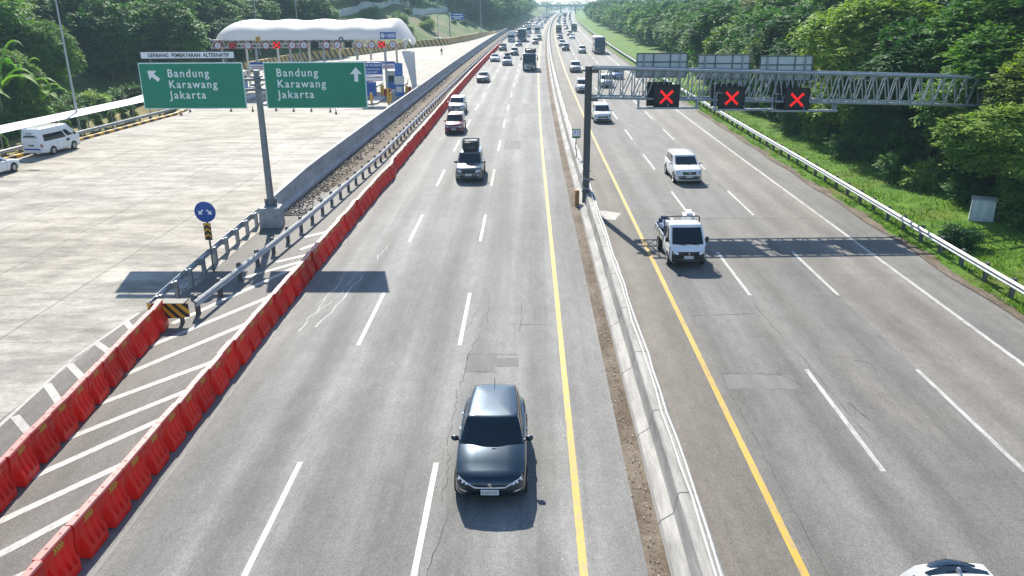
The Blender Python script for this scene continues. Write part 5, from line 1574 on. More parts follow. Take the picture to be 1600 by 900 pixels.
def roof_box(root_xy, z, rz, label, size=(1.05, 1.5, .5), dark=True):
    t = thing('roof_luggage', label, 'luggage', (root_xy[0], root_xy[1], z), rz)
    b = MB(); rings = []
    for y, k, h in ((-.5, .72, .55), (-.42, .9, .85), (-.15, 1, 1), (.2, 1, .96), (.44, .9, .8), (.5, .8, .6)):
        w_ = size[0] / 2 * k; hh = size[2] * h
        rings.append([(-w_, y * size[1], 0), (w_, y * size[1], 0), (w_ * 1.02, y * size[1], hh * .6), (w_ * .8, y * size[1], hh), (-w_ * .75, y * size[1], hh * .95), (-w_ * 1.02, y * size[1], hh * .55)])
    b.loft(rings); b.build('bundle', BLACK if dark else CLOTH, t, smooth=45)
    b = MB()
    for y in (-.25, .1, .35): b.box((0, y * size[1], size[2] * .5), (size[0] * 1.04, .04, size[2] * 1.0))
    b.box((.2, -size[1] * .5, size[2] * .35), (.3, .03, .05)); b.build('strap', P_GREY, t)
    return t

def flip(c): return c
# near vehicles, placed where their front bumpers stand in the picture
HB = hatchback(); build_car(HB, 'hatchback_car', 'black hatchback with a chrome front strip, nearest car in the left carriageway', 'car', P_BLACK, -.9, 18.15)
c = suv(4.7, 1.8, 1.8, False, plate='B 1853 PJ', chrome=False); build_car(c, 'suv_car', 'dark suv with black luggage strapped on its roof', 'car', P_GREY, -3.95, 54.9)
roof_box((-3.95, 55.4), 1.86, 0, 'black strapped luggage on the roof of the dark suv', (1.1, 1.7, .62))
SV = suv(); build_car(SV, 'suv_car', 'white suv with dark grille on the right carriageway, behind the pickup', 'car', P_WHITE, 10.55, 54.1, R(1.2))
PK = pickup(); build_car(PK, 'pickup_truck', 'white flatbed pickup with a black frame behind its cab', 'pickup', P_WHITE, 7.2, 36.4, R(1.0))
def bundle(loc, label, sizes, m1, m2, seed):
    t = thing('cargo_bundle', label, 'cargo', loc); r = random.Random(seed)
    for i, (dx, dy, dz, sx, sy, sz) in enumerate(sizes):
        b = MB(); b.box((dx, dy, dz + sz / 2), (sx, sy, sz), rz=r.uniform(-.3, .3)); b.build('bag', m1 if i % 2 == 0 else m2, t, bevel=min(sx, sy, sz) * .28)
    return t
bundle((7.2, 37.4, .8), 'white and dark blue bags heaped in the pickup bed', [(-.45, .2, 0, .6, .8, .6), (-.5, .7, .25, .5, .4, .45), (-.2, .9, 0, .7, .6, .5), (-.6, -.3, 0, .35, .5, .5), (-.55, .95, .3, .3, .3, .3)], CLOTH, CLOTHB, 2)
t = bundle((7.2, 37.0, .8), 'white box standing at the back of the pickup bed', [(.45, .0, 0, .55, 1.0, 1.22)], CLOTH, CLOTH, 3)
MV = mpv(); c1 = build_car(MV, 'mpv_car', 'white people carrier just right of the gantry post', 'car', P_WHITE, 7.45, 82.2, 0)
build_car(mpv(plate='B 1264 UK'), 'mpv_car', 'white people carrier half hidden behind the gantry post', 'car', P_WHITE, 7.35, 110, -heading(110))
build_car(mpv(plate='B 2390 PF'), 'mpv_car', 'maroon people carrier beside the red barriers', 'car', P_RED, -6.75, 75.4, 0)
build_car(suv(4.5, 1.78, 1.7, False, plate='B 1178 TY'), 'suv_car', 'silver suv close behind the maroon people carrier', 'car', P_SILVER, -7.7, 89.2, 0)
build_car(sedan('B 1520 EV'), 'sedan_car', 'dark saloon car alone in the left lane beside the red barriers', 'car', P_GREY, -6.75, 124.9, -heading(124))
c = mpv(4.2, 1.72, 1.6, plate='B 2044 SX')
# the car cut by the lower right corner: white with a dark glossy rear roof and spoiler
b = MB(); P = []
for i in range(13):
    x = -.66 + 1.32 * i / 12; k = (x / .66) ** 2
    P.append([(x, c.yrr - .08 - .12 * k, c.H + .012 - .07 * k), (x, c.yrr + .02 - .14 * k, c.H + .02 - .09 * k), (x, c.yrr + .12 - .2 * k, c.H - .01 - .12 * k), (x, c.yrr + .14 - .2 * k, c.H - .06 - .12 * k)])
b.grid(P); b.grid([[(x, y, z - .03) for x, y, z in r] for r in P], flip=True); c.add('rear_spoiler', b, 'p_black', None, 50)
b = MB(); P = [[(x, y0 - .1 * (x / .6) ** 2, c.H + .027 - .05 * (x / .62) ** 2 - (0.0 if y0 > -9 else 0)) for y0 in (c.yrr - .26, c.yrr - .2, c.yrr - .13)] for x in [-.58 + 1.16 * i / 10 for i in range(11)]]
b.grid(P); b.grid([[(x, y, z - .03) for x, y, z in r] for r in P], flip=True); c.add('rear_roof_panel', b, 'glass', None, 50)
b = MB(); b.prism([(-.12, 0), (.1, 0), (.08, .1), (.03, .11)], -.02, .02, Matrix.Translation((0, c.yrr - .34, c.H + .01)) @ Matrix.Rotation(math.pi / 2, 4, 'Z') @ Matrix.Rotation(math.pi / 2, 4, 'X')); c.add('antenna', b, 'silver')
build_car(c, 'mpv_car', 'white car with a black rear spoiler, cut off at the lower right corner', 'car', P_WHITE, 7.86, 10.4, R(2))
# two vehicles on the plaza, driving away towards the toll gate
build_car(minibus(), 'minibus', 'white high-roofed minibus with dark side windows on the toll plaza', 'minibus', P_WHITE, -39.15, 65.1, math.pi - R(6))
build_car(sedan('B 1187 CA'), 'sedan_car', 'white saloon car behind the minibus at the left edge of the plaza', 'car', P_WHITE, -38.4, 55.6, math.pi - R(6))
# mid-distance traffic with its parts
bb = bus(9.5, 2.35, 3.0, .78, 'silver'); build_car(bb, 'bus', 'dark fronted bus with luggage piled on its roof beside the yellow line', 'bus', P_BLACK, .35, 148, -heading(148))
roof_box((.5, 146.5), 3.05, -heading(148), 'black luggage piled on the roof of the dark fronted bus', (1.9, 2.6, .6))
build_car(bus(11.8, 2.5, 3.75, .93, 'purple'), 'bus', 'tall purple-grey coach in the outer lane by the grass verge', 'bus', P_BUSPURPLE, 16.6, 196, -heading(196))
build_car(suv(4.5, 1.8, 1.75, True, plate='B 1655 FO'), 'suv_car', 'grey suv ahead of the purple-grey coach, beside the yellow line', 'car', P_SILVER, 8.2, 142.2, -heading(140))
build_car(mpv(plate='B 2731 KS'), 'mpv_car', 'silver people carrier seen through the left end of the gantry', 'car', P_SILVER, 11.1, 116.6, -heading(116))
build_car(hatchback(), 'hatchback_car', 'blue hatchback seen through the gantry above its lower chord', 'car', P_BLUE, 14.0, 129, -heading(128))
build_car(suv(4.5, 1.8, 1.7, False, plate='B 2219 QW'), 'suv_car', 'white suv with a black roof box in the middle lane', 'car', P_WHITE, -3.95, 159, -heading(158))
roof_box((-3.9, 159.6), 1.76, -heading(158), 'black roof box on the white suv in the middle lane', (1.0, 1.5, .45))
build_car(sedan('B 1442 ND'), 'sedan_car', 'white saloon car in the left lane beside the one with a roof box', 'car', P_WHITE, -6.7, 169.5, -heading(168))
# far traffic: one mesh each, a few pixels high
LOD = {'hatch': (lod_mesh(HB, 'hatchback_car'), 'hatchback_car', 3.99), 'suv': (lod_mesh(SV, 'suv_car'), 'suv_car', 4.63), 'mpv': (lod_mesh(MV, 'mpv_car'), 'mpv_car', 4.4),
       'sedan': (lod_mesh(sedan(), 'sedan_car'), 'sedan_car', 4.6), 'truck': (lod_mesh(boxtruck(), 'box_truck'), 'box_truck', 6.5), 'bus': (lod_mesh(bus(), 'bus'), 'bus', 11.5)}
def far(kind, u, Y, p, label, group=None):
    me, nm, L = LOD[kind]
    o = bpy.data.objects.new(nm, me); COL.objects.link(o)
    o.location = (u + cx(Y), Y + L / 2, .006); o.rotation_euler = (0, 0, -heading(Y))
    o.material_slots[0].link = 'OBJECT'; o.material_slots[0].material = p
    tag(o, label, 'truck' if kind == 'truck' else 'bus' if kind == 'bus' else 'car', group)
    return o
for a in [('mpv', -4.4, 187, P_GREY, 'dark people carrier in the middle lane, behind the bus with roof luggage'), ('suv', -7.9, 205, P_BLACK, 'black suv in the left lane beside the last red barriers'),
          ('hatch', -4.6, 226, P_BLACK, 'black hatchback in the middle lane beyond the loaded bus'), ('mpv', -.2, 236, P_GREY, 'grey people carrier by the yellow line beyond the loaded bus'),
          ('bus', -4.4, 252, P_NAVY, 'small navy bus in the middle lane among far cars'), ('truck', -7.6, 250, P_WHITE, 'white box van in the left lane beside the navy bus'),
          ('suv', .6, 258, P_GREY, 'dark suv by the yellow line, right of the navy bus'), ('mpv', -7.4, 288, P_GREY, 'grey people carrier in the left lane beyond the white box van'),
          ('mpv', -3.6, 285, P_WHITE, 'white people carrier just beyond the navy bus'),
          ('suv', 7.7, 203, P_BLACK, 'black suv by the yellow line of the right carriageway, left of the coach'), ('mpv', 11.3, 193, P_SILVER, 'silver people carrier in the middle lane, left of the coach'),
          ('mpv', 7.2, 224, P_WHITE, 'white people carrier beyond the black suv in the right carriageway'), ('sedan', 7.3, 268, P_NAVY, 'navy saloon car beyond the white people carrier in the right carriageway'),
          ('hatch', 11.3, 270, P_WHITE, 'white hatchback in the middle lane beyond the coach'), ('truck', 7.4, 318, P_BRONZE, 'dark truck by the yellow line of the right carriageway'),
          ('mpv', 11.0, 295, P_GREY, 'grey people carrier beside the far dark truck'), ('truck', 13.6, 335, P_GREY, 'grey truck among far cars in the right carriageway')]:
    far(*a)
rf = random.Random(21)
paints = [P_WHITE, P_WHITE, P_WHITE, P_WHITE, P_WHITE, P_SILVER, P_SILVER, P_GREY, P_BLACK, P_BLACK, P_RED, P_NAVY, P_BRONZE]
kinds = ['mpv', 'mpv', 'suv', 'suv', 'hatch', 'sedan', 'mpv', 'mpv', 'hatch', 'suv', 'sedan', 'mpv', 'suv', 'truck']
for lanes, lab, grp, n0 in (((-7.7, -4.2, -.6), 'tiny hazy car far up the left carriageway', 'far cars on the left carriageway', 310), ((7.5, 10.9, 14.5), 'tiny hazy car far up the right carriageway', 'far cars on the right carriageway', 350)):
    for u in lanes:
        Y = n0 + rf.uniform(0, 20)
        while Y < 850:
            k = rf.choice(kinds)
            far(k, u + rf.uniform(-.35, .35), Y, rf.choice(paints), lab if k != 'truck' else lab.replace('car', 'truck'), grp)
            Y += rf.uniform(18, 48)

# a person walking on the empty plaza beyond the toll gate
def person(x, y, label, rz):
    vs = [(0, 0, .93), (0, 0, 1.12), (0, .0, 1.36), (0, 0, 1.48), (0, -.02, 1.62), (0, -.02, 1.72), (.18, 0, 1.4), (.25, .06, 1.12), (.23, -.08, .9), (.22, -.12, .8), (-.18, 0, 1.4), (-.25, -.06, 1.12), (-.23, -.2, .92), (-.22, -.26, .83),
          (.1, 0, .88), (.11, -.12, .48), (.11, -.06, .07), (.11, -.2, .04), (-.1, 0, .88), (-.11, .1, .48), (-.11, .26, .12), (-.11, .14, .05)]
    es = [(0, 1), (1, 2), (2, 3), (3, 4), (4, 5), (2, 6), (6, 7), (7, 8), (8, 9), (2, 10), (10, 11), (11, 12), (12, 13), (0, 14), (14, 15), (15, 16), (16, 17), (0, 18), (18, 19), (19, 20), (20, 21)]
    rad = [.15, .14, .17, .06, .1, .095, .08, .052, .04, .045, .08, .052, .04, .045, .1, .068, .045, .05, .1, .068, .045, .05]
    me = bpy.data.meshes.new('person'); me.from_pydata(vs, es, [])
    o = bpy.data.objects.new('person', me); COL.objects.link(o)
    md = o.modifiers.new('skin', 'SKIN'); sub = o.modifiers.new('sub', 'SUBSURF'); sub.levels = 1; sub.render_levels = 1
    for i, v in enumerate(me.skin_vertices[0].data): v.radius = (rad[i], rad[i] * .85); v.use_root = i == 0
    dg = bpy.context.evaluated_depsgraph_get()
    m2 = bpy.data.meshes.new_from_object(o.evaluated_get(dg))
    o.modifiers.clear(); o.data = m2
    for mm in (mat('skin_tone', (.3, .17, .11), .6), mat('dark_shirt', (.03, .03, .035), .8), mat('dark_trousers', (.02, .022, .03), .8), mat('dark_hair', (.01, .009, .008), .6)): m2.materials.append(mm)
    for p in m2.polygons:
        c = p.center; p.material_index = 3 if c.z > 1.66 or (c.z > 1.55 and c.y > .03) else 0 if c.z > 1.47 else 2 if c.z < .95 and abs(c.x) < .19 else 0 if c.z < 1.0 and abs(c.x) > .17 else 1
        p.use_smooth = True
    o.location = (x, y, 0); o.rotation_euler = (0, 0, rz); o.scale = (.98,) * 3
    tag(o, label, 'person')
person(-19.6, 188.5, 'person in dark clothes walking alone on the plaza beyond the toll gate', R(20))
# ---------------------------------------------------------------- vegetation
def np_mesh(name, V, F, m):
    me = bpy.data.meshes.new(name)
    nv, nf, k = len(V), len(F), F.shape[1]
    me.vertices.add(nv); me.vertices.foreach_set('co', V.astype(np.float32).ravel())
    me.loops.add(nf * k); me.loops.foreach_set('vertex_index', F.astype(np.int32).ravel())
    me.polygons.add(nf); me.polygons.foreach_set('loop_start', np.arange(0, nf * k, k, dtype=np.int32))
    me.polygons.foreach_set('loop_total', np.full(nf, k, dtype=np.int32))
    me.update(calc_edges=True); me.materials.append(m)
    return me

def unit(a): return a / np.maximum(1e-6, np.linalg.norm(a, axis=-1, keepdims=True))

def leaves_at(rg, base, d, n_up, L, Wd, fold=.25):
    """one folded leaf per row: base point, direction, rough up vector"""
    n = len(base)
    side = unit(np.cross(d, n_up)); up = unit(np.cross(side, d))
    L = L[:, None]; Wd = Wd[:, None]
    tip = base + d * L - up * L * .12
    mid = base + d * L * .5 + up * Wd * fold
    a = mid + side * Wd * .5 - up * Wd * fold; b = mid - side * Wd * .5 - up * Wd * fold
    V = np.stack([base, a, tip, b], 1).reshape(-1, 3)
    F = np.arange(n * 4).reshape(-1, 4)
    return V, F

def sprays(rg, P, A, per, slen, L, Wd, droop=.35):
    """leafy twigs: P points, A outward axes; each carries `per` leaflets"""
    n = len(P)
    A = unit(A)
    t = np.linspace(.1, 1, per)[None, :, None]
    jit = rg.uniform(.7, 1.25, (n, 1, 1))
    stem = P[:, None, :] + A[:, None, :] * (t * slen * jit) + np.array([0, 0, -1.0]) * (t ** 2 * slen * droop * jit)
    upv = np.array([0, 0, 1.0]) + .45 * A + rg.normal(0, .16, (n, 3)); upv = unit(upv)
    side = unit(np.cross(A, upv))
    sg = np.where(np.arange(per) % 2 == 0, 1.0, -1.0)[None, :, None]
    d = A[:, None, :] * .55 + side[:, None, :] * sg * .8 + rg.normal(0, .22, (n, per, 3)) + np.array([0, 0, -.18])
    d = unit(d).reshape(-1, 3); base = stem.reshape(-1, 3); up = np.repeat(upv, per, 0) + rg.normal(0, .2, (n * per, 3))
    m = len(base)
    return leaves_at(rg, base, d, up, L * rg.uniform(.7, 1.25, m), Wd * rg.uniform(.75, 1.2, m))

def crown_mesh(name, seed, m, rx, rz_, zc, lobes, nspray, per, slen, L, Wd, low=-.55, flat=1.0, droop=.35):
    """crown of leafy lobes on an ellipsoid (rx wide, rz_ high) centred at zc"""
    rg = np.random.default_rng(seed)
    C = []; Rr = []
    for i in range(lobes):
        a = rg.uniform(0, 2 * np.pi); h = rg.uniform(low, .92); r = math.sqrt(max(0, 1 - h * h)) * rg.uniform(.5, .95)
        C.append((rx * r * math.cos(a) * .82, rx * r * math.sin(a) * .82, zc + rz_ * h * .8)); Rr.append(rx * rg.uniform(.2, .38))
    C.append((0, 0, zc)); Rr.append(rx * .5)
    C = np.array(C); Rr = np.array(Rr)
    wts = Rr ** 2 / (Rr ** 2).sum()
    k = rg.choice(len(C), nspray, p=wts)
    u = unit(rg.normal(0, 1, (nspray, 3)) + np.array([0, 0, .25]))
    rad = rg.uniform(.5, 1.0, nspray) ** .38
    P = C[k] + u * (Rr[k] * rad)[:, None] * np.array([1, 1, .72 * flat])
    out = unit(u + .6 * unit(P - np.array([0, 0, zc - .3 * rz_])) + rg.normal(0, .35, (nspray, 3)))
    V, F = sprays(rg, P, out, per, slen, L, Wd, droop)
    return np_mesh(name, V, F, m), C, Rr

def trunk_mesh(name, seed, C, zc, h0, r0, m=BARK):
    rg = random.Random(seed); b = MB()
    top = Vector((rg.uniform(-.3, .3), rg.uniform(-.3, .3), zc))
    fork = Vector((rg.uniform(-.15, .15), rg.uniform(-.15, .15), h0))
    b.tube([(0, 0, -.5), (0, 0, .3), fork * .6, fork, (fork + top) / 2, top], [r0 * 1.35, r0 * 1.05, r0 * .9, r0 * .8, r0 * .55, r0 * .25], 9)
    for c in C[:9]:
        c = Vector(c); s = fork.lerp(top, rg.uniform(0, .6)); q = s.lerp(c, .5) + Vector((0, 0, -.25))
        b.tube([s, q, c], [r0 * .4, r0 * .26, r0 * .08], 6)
    return b.mesh(name, m, smooth=60)

class Kind:
    def __init__(s, seed, leaf, rx, rz_, zc, lobes, nspray, per, slen, L, Wd, h0, r0, low=-.55, droop=.35):
        s.crown, C, Rr = crown_mesh('crown', seed, leaf, rx, rz_, zc, lobes, nspray, per, slen, L, Wd, low, 1.0, droop)
        s.trunk = trunk_mesh('trunk', seed, C, zc, h0, r0); s.h = zc + rz_; s.rx = rx
def plant_tree(k, name, label, x, y, z, sc, rz, group=None, cat='tree', szx=1.0):
    t = thing(name, label, cat, (x, y, z), rz, group); t.scale = (sc * szx, sc * szx, sc)
    for n, me in (('trunk', k.trunk), ('crown', k.crown)):
        o = bpy.data.objects.new(n, me); COL.objects.link(o); o.parent = t
    return t

NEAR = [Kind(31, LEAF_A, 4.2, 4.4, 5.6, 30, 3600, 9, .75, .36, .15, 2.0, .22, -.8), Kind(32, LEAF_B, 4.4, 4.2, 5.4, 27, 3600, 9, .8, .36, .16, 2.0, .22, -.8), Kind(33, LEAF_C, 4.0, 4.8, 5.8, 30, 3300, 9, .75, .38, .17, 2.2, .24, -.85)]
MIDY = [Kind(44, LEAF_Y, 4.0, 4.0, 5.4, 22, 1200, 7, .9, .55, .25, 2.0, .22, -.8), Kind(45, LEAF_R, 3.4, 3.8, 5.2, 18, 800, 7, .9, .5, .2, 2.0, .2, -.7)]
MID = [Kind(41, LEAF_A, 4.4, 4.4, 5.6, 24, 1400, 7, .9, .58, .27, 2.0, .22, -.85), Kind(42, LEAF_B, 4.4, 4.2, 5.4, 22, 1400, 7, .9, .58, .27, 2.0, .22, -.85), Kind(43, LEAF_C, 4.2, 4.8, 5.8, 24, 1400, 7, .9, .58, .28, 2.2, .24, -.85)]
FAR = [Kind(51, LEAF_A, 5.0, 4.8, 5.8, 14, 480, 6, 1.5, 1.1, .55, 2.0, .24, -.9), Kind(52, LEAF_C, 5.0, 4.8, 5.8, 14, 480, 6, 1.5, 1.1, .55, 2.0, .24, -.9)]
rt = random.Random(77)
VP = Vector((0, 0, 0))
def proj_px(X, Y, Z):
    p = cam.matrix_world.inverted() @ Vector((X, Y, Z)); return 800 + 1245 * p.x / -p.z, 450 - 1245 * p.y / -p.z

# right-hand forest along the verge
GR = 'trees of the roadside forest on the right'
def right_tree(u, Y, hmax=None):
    x = u + cx(Y); z = verge_z(u, Y) - .1
    ks = NEAR if Y < 92 else MID if Y < 200 else FAR
    k = rt.choice(MIDY) if rt.random() < .14 and 62 < Y < 260 else rt.choice(ks); sc = rt.uniform(.8, 1.3)
    if hmax: sc = min(sc, (hmax - z) / k.h)
    lab = 'tall leafy tree in the dense roadside forest right of the grass verge' if Y < 200 else 'hazy green tree in the distant part of the right-hand forest'
    plant_tree(k, 'forest_tree', lab, x, Y, z, sc, rt.uniform(0, 6.28), GR if Y < 200 else 'distant trees right of the road', szx=rt.uniform(.95, 1.2))
Y = 50.0
while Y < 620:
    st = 4.4 if Y < 110 else 6 if Y < 220 else 11
    e = float(np.interp(Y, [50, 60, 100, 160, 210, 270, 620], [27.0, 25.5, 26.3, 29.6, 31.5, 30.5, 30]))
    # over the sign boards the crowns end just under the camera's height, so that the pale sky shows
    h = 13.5 if Y < 95 else float(np.interp(Y, [95, 120, 200, 300, 620], [13.5, 12.0, 11.2, 11.1, 12.0]))
    right_tree(e + rt.uniform(-.6, 1.2), Y + rt.uniform(-1, 1), h * rt.uniform(.72, .92))
    right_tree(e + 6.5 + rt.uniform(-1, 1), Y + rt.uniform(-2, 2), h)
    if Y < 150: right_tree(e + 13 + rt.uniform(-2, 2), Y + rt.uniform(-2, 2), h + (2 if Y < 80 else 0))
    if Y < 80: right_tree(e + 20 + rt.uniform(-2, 2), Y + rt.uniform(-2, 2), h + 2)
    Y += st
# the nearest trees, reaching over the end of the gantry
KY = Kind(61, LEAF_Y, 3.6, 3.0, 5.3, 20, 4200, 9, .6, .27, .11, 2.4, .2, -.9)
KP = Kind(62, LEAF_B, 2.9, 2.6, 3.0, 18, 4200, 9, .5, .21, .085, 1.0, .16, -.9)
plant_tree(KY, 'broadleaf_tree', 'yellow-green tree leaning over the right end of the gantry', 29.2, 42.4, verge_z(29, 42), 1.18, 1.2, None)
plant_tree(NEAR[1], 'broadleaf_tree', 'tall tree with yellowing tips at the upper right corner', 31.0, 45.0, verge_z(31, 45), 1.05, 2.2, None)
plant_tree(KP, 'broadleaf_tree', 'spreading pale-leaved tree behind the concrete block, under the gantry end', 26.6, 43.0, verge_z(27, 43), 1.15, .6, None, szx=1.55)
plant_tree(KP, 'broadleaf_tree', 'bushy pale tree drooping over the right side of the concrete block', 27.2, 40.6, verge_z(27.2, 40.6), .78, 3.6, None, szx=1.2)
plant_tree(NEAR[2], 'broadleaf_tree', 'dark leafy tree at the right edge behind the concrete block', 33, 39, verge_z(33, 39), .95, 4.0, None)
plant_tree(NEAR[0], 'broadleaf_tree', 'dark green tree directly behind the right end of the gantry', 30.5, 52.0, verge_z(30, 52), 1.2, 5.0, None)

# shrubs
def shrub_kind(seed, leaf, rx, rz_, n, L, Wd, per=7, slen=.35):
    me, C, Rr = crown_mesh('foliage', seed, leaf, rx, rz_, rz_ * .85, 9, n, per, slen, L, Wd, -.5)
    b = MB()
    for c in C[:6]: b.tube([(0, 0, -.1), Vector(c) * .6, c], [.03, .02, .008], 5)
    return me, b.mesh('stem', BARK, smooth=60)
def plant(nm, label, cat, mes, x, y, z, sc, rz, group=None, s=(1, 1, 1)):
    t = thing(nm, label, cat, (x, y, z), rz, group); t.scale = (sc * s[0], sc * s[1], sc * s[2])
    for n, me in zip(('foliage', 'stem'), mes):
        o = bpy.data.objects.new(n, me); COL.objects.link(o); o.parent = t
    return t
SH = shrub_kind(71, LEAF_C, .8, .55, 420, .16, .07)
SHG = shrub_kind(72, LEAF_B, .9, .6, 380, .2, .09)
plant('roadside_shrub', 'round dark shrub just behind the right guard rail', 'shrub', SH, 20.85, 37.4, verge_z(20.9, 37.4), 1.05, 0)
plant('roadside_shrub', 'low shrub at the edge of the trees behind the right guard rail', 'shrub', SHG, 24.2, 52, verge_z(24.2, 52), 1.0, 1)
for i in range(46):
    Y = 36 + i * 2.6 + rt.uniform(-1, 1)
    e = float(np.interp(Y, [36, 60, 100, 160], [25.6, 24.6, 25.4, 28.0]))
    plant('undergrowth_shrub', 'leafy undergrowth shrub at the foot of the right-hand forest', 'shrub', rt.choice((SH, SHG)), e + cx(Y) + rt.uniform(-.6, 1.0), Y, verge_z(e, Y) - .1, rt.uniform(1.1, 2.1), rt.uniform(0, 6), 'undergrowth along the right-hand forest')
# columnar shrubs beside the walkway
CO = shrub_kind(73, LEAF_A, .42, .95, 420, .13, .06, 6, .2)
cols = [(-46.4, 59.5), (-43.6, 62.5), (-43.4, 66.0), (-43.2, 68.8), (-43.0, 71.8), (-42.9, 74.8), (-42.7, 77.6), (-42.5, 80.2), (-42.3, 82.8), (-42.1, 85.2), (-41.9, 87.6), (-41.8, 90.0)]
for i, (x, y) in enumerate(cols):
    lab = 'clipped columnar shrub in the row between the rail and the walkway'
    if i == 0: lab = 'columnar shrub behind the white minibus, nearest of the row'
    if i == len(cols) - 1: lab = 'columnar shrub at the far end of the row, beside the green sign'
    plant('columnar_shrub', lab, 'shrub', CO, plaza_edge(min(y, 92)) - 5.6, y, -.9, rt.uniform(.95, 1.15), rt.uniform(0, 6), 'columnar shrubs along the walkway')

# banana plants on the left bank
def banana_mesh(seed):
    rg = random.Random(seed); b = MB()
    for k in range(12):
        a = k * 2.4 + rg.uniform(-.3, .3); L = rg.uniform(2.0, 3.0); w_ = rg.uniform(.22, .31); rise = rg.uniform(.9, 2.2); P = []
        for i in range(10):
            t = i / 9; r = L * t * (.55 if rise > 1.7 else .9); z = 1.7 + rise * math.sin(t * 2.3) - .5 * t * t * (0 if rise > 1.7 else 1.6)
            c = Vector((r * math.cos(a), r * math.sin(a), z)); s = Vector((-math.sin(a), math.cos(a), 0)); h = w_ * math.sin(min(1, t * 1.15 + .04) * math.pi) ** .6 * (.06 if t < .12 else 1)
            P.append([c - s * h + Vector((0, 0, h * .35)), c, c + s * h + Vector((0, 0, h * .35))])
        b.grid(P)
    q = MB(); q.tube([(0, 0, -.3), (0, 0, 1), (.05, 0, 1.9)], [.16, .13, .07], 9)
    return b.mesh('foliage', LEAF_BAN, smooth=50), q.mesh('stem', mat('banana_stem', (.14, .15, .06), .8, var=.3, vs=4), smooth=50)
BN = [banana_mesh(1), banana_mesh(2)]
for i, (px_, py_, Yp, sc, lab) in enumerate([(4, 150, 74, 2.0, 'banana plant at the left edge of the picture above the walkway'), (62, 130, 78, 2.3, 'tall banana plant with a bright yellow-green leaf above the walkway'), (100, 150, 84, 1.5, 'small banana plant beside a taller one, left of the light pole'), (32, 150, 82, 1.8, 'banana plant between the two tallest, above the walkway')]):
    X = plaza_edge(Yp) - 12.0
    for k in range(60):
        if proj_px(X, Yp, 3)[0] <= px_: break
        X -= .15
    plant('banana_plant', lab, 'banana plant', BN[i % 2], X, Yp, left_ground(X, Yp), sc, i * 1.3)

# left-hand forest on the bank
def left_tree(X, Y, ks, sc, lab, grp, szx=1.0):
    plant_tree(rt.choice(ks), 'forest_tree', lab, X, Y, left_ground(X, Y) - .2, sc, rt.uniform(0, 6.28), grp, szx=szx)
G1 = 'trees of the forest on the left bank'
L1 = 'dark leafy tree in the dense forest on the bank behind the walkway'
NL = [NEAR[0], NEAR[2], MID[0], MID[2]]
for d, y0, y1, st, smin, smax in ((16.0, 56, 122, 4.8, .8, 1.1), (21, 54, 150, 5.2, .95, 1.3), (27, 58, 165, 5.8, 1.0, 1.35), (35, 80, 175, 7.5, 1.05, 1.4)):
    Y = y0
    while Y < y1:
        X = plaza_edge(Y) - d + rt.uniform(-1.5, 1.5)
        if d < 20 and proj_px(X, Y, 4)[0] < 110: Y += st; continue
        left_tree(X, Y + rt.uniform(-1.5, 1.5), NL if Y < 100 else MID + [MID[2]], rt.uniform(smin, smax), L1, G1, rt.uniform(.95, 1.2))
        Y += st
for i in range(26):
    Y = 118 + i * 2.9 + rt.uniform(-1, 1); X = plaza_edge(Y) - rt.uniform(3.5, 13) - (4 if i % 3 else 0)
    if proj_px(X, Y, left_ground(X, Y))[0] > 520: continue
    left_tree(X, Y, MID, rt.uniform(.8, 1.25), L1, G1, 1.1)
# bright young trees low on the bank
plant_tree(NEAR[1], 'broadleaf_tree', 'bright green bushy tree on the bank left of the light pole', plaza_edge(83) - 14.5, 83, left_ground(plaza_edge(83) - 14.5, 83), .72, 1, None)
plant_tree(NEAR[0], 'broadleaf_tree', 'sunlit round tree on the bank just right of the light pole', plaza_edge(96) - 15, 96, left_ground(plaza_edge(96) - 15, 96) - .3, .95, 3, None)
for i in range(40):
    Y = 54 + i * 1.3 + rt.uniform(-.5, .5); d = 11.5 + rt.uniform(0, 3.5); X = plaza_edge(min(Y, 92)) - d
    plant('bank_shrub', 'low green shrub on the bank right behind the walkway roof', 'shrub', rt.choice((SH, SHG, SHG)), X, Y, left_ground(X, Y) - .1, rt.uniform(1.3, 2.4), rt.uniform(0, 6), 'shrubs behind the walkway')
# hilltop trees beyond the toll gate, then the far wood closing in on the road
G2, L2 = 'trees along the hilltop beyond the toll gate', 'tree on the hilltop behind the pale fence beyond the toll gate'
for d, y0, y1, st in ((27, 165, 345, 8), (37, 170, 300, 11)):
    Y = y0
    while Y < y1:
        X = plaza_edge(Y) - d + rt.uniform(-2, 2); left_tree(X, Y + rt.uniform(-2, 2), MID if Y < 230 else FAR, rt.uniform(.7, 1.15), L2, G2, 1.1); Y += st
for i in range(16):
    Y = rt.uniform(195, 330); X = plaza_edge(Y) - rt.uniform(9, 20)
    plant('hill_shrub', 'small shrub dotted on the grassy slope beyond the toll gate', 'shrub', rt.choice((SH, SHG)), X, Y, left_ground(X, Y) - .1, rt.uniform(1.2, 2.8), rt.uniform(0, 6), 'shrubs on the slope beyond the toll gate')
G3, L3 = 'far blue-green trees left of the road', 'hazy blue-green tree in the far wood left of the road'
for d, y0, y1, st in ((9, 345, 700, 11), (18, 335, 640, 14)):
    Y = y0
    while Y < y1:
        X = plaza_edge(Y) - d + rt.uniform(-2, 2); left_tree(X, Y, FAR, rt.uniform(.95, 1.3), L3, G3, 1.15); Y += st
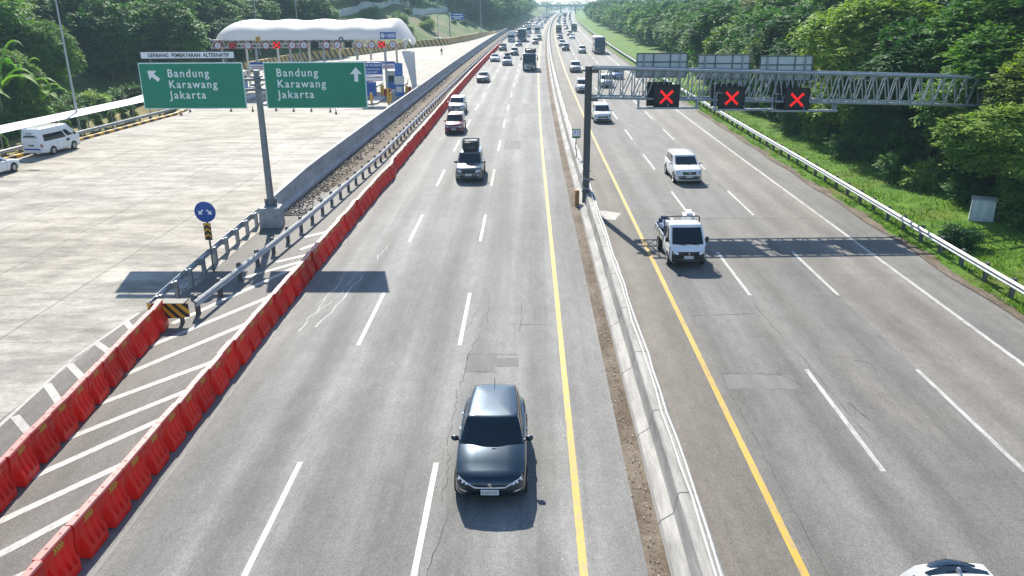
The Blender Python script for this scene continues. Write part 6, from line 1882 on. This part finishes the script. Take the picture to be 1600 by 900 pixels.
# the wood that closes the view behind the forest rows: one mass of far crowns
def wood_mass(name, label, spots, seed):
    rg = np.random.default_rng(seed); VV = []; FF = []; o_ = 0
    for x, y, z, r in spots:
        n = 90; u = unit(rg.normal(0, 1, (n, 3)) + np.array([0, 0, .5])); P = np.array([x, y, z + r * .8]) + u * r * np.array([1, 1, .95]) * rg.uniform(.8, 1, (n, 1))
        V, F = sprays(rg, P, u, 5, r * .35, r * .24, r * .12); VV.append(V); FF.append(F + o_); o_ += len(V)
    me = np_mesh(name, np.concatenate(VV), np.concatenate(FF), LEAF_C)
    o = bpy.data.objects.new(name, me); COL.objects.link(o); o['kind'] = 'stuff'; o['label'] = label
rw = random.Random(5)
sp = []
for i in range(420):
    Y = rw.uniform(350, 1250); s = rw.choice((-1, 1)); a = rw.uniform(38, 190) * s + (12 if s > 0 else -4)
    X = cx(Y) + a; sp.append((X, Y, (left_ground(X, Y) if s < 0 else 2) * .6, rw.uniform(6, 8.5)))
for i in range(60):
    Y = rw.uniform(1000, 1300); sp.append((cx(Y) + rw.uniform(-140, 160), Y, 0, rw.uniform(5, 7)))
wood_mass('far_woods', 'far hazy wood closing the view at the end of the road', sp, 6)
sp = []
for i in range(170):
    Y = rw.uniform(70, 330); X = plaza_edge(Y) - rw.uniform(48, 85); sp.append((X, Y, left_ground(X, Y), rw.uniform(5, 7.5)))
wood_mass('far_woods', 'dark wood filling the hill behind the left-hand forest', sp, 7)
sp = []
for i in range(90):
    Y = rw.uniform(40, 150); X = cx(Y) + rw.uniform(52, 80); sp.append((X, Y, 1.5, rw.uniform(5, 7.0)))
wood_mass('far_woods', 'dark wood behind the tall trees of the right-hand forest', sp, 8)

# far road bridge crossing the motorway
br = thing('overpass', 'faint grey road bridge crossing the motorway in the far haze', 'bridge', (cx(880), 880, 0))
b = MB(); b.box((0, 0, 7.2), (150, 9, 1.3)); b.build('deck', CONC, br)
b = MB(); b.box((0, -4.4, 8.2), (150, .25, .9)); b.box((0, 4.4, 8.2), (150, .25, .9)); b.build('parapet', CONC, br)
for x in (-26, -11, 3.6, 19, 34): b = MB(); b.box((x, 0, 3.2), (1.3, 7, 7)); b.build('pier', CONC, br)

# the hazy air over the road: an even pale volume round everything
hz_ = bpy.data.materials.new('haze_air'); hz_.use_nodes = True; t = hz_.node_tree
for n in list(t.nodes):
    if n.type == 'BSDF_PRINCIPLED': t.nodes.remove(n)
vp = nd(t, 'ShaderNodeVolumePrincipled'); vp.inputs['Color'].default_value = (.58, .85, 1.0, 1); vp.inputs['Density'].default_value = HAZE; vp.inputs['Anisotropy'].default_value = .2
t.links.new(vp.outputs[0], t.nodes['Material Output'].inputs['Volume'])
b = MB(); b.box((0, 700, 14.0), (5200, 5200, 33.4)); o = b.build('haze', hz_, fix=False); o['kind'] = 'stuff'; o['label'] = 'pale haze that fades the far end of the road'
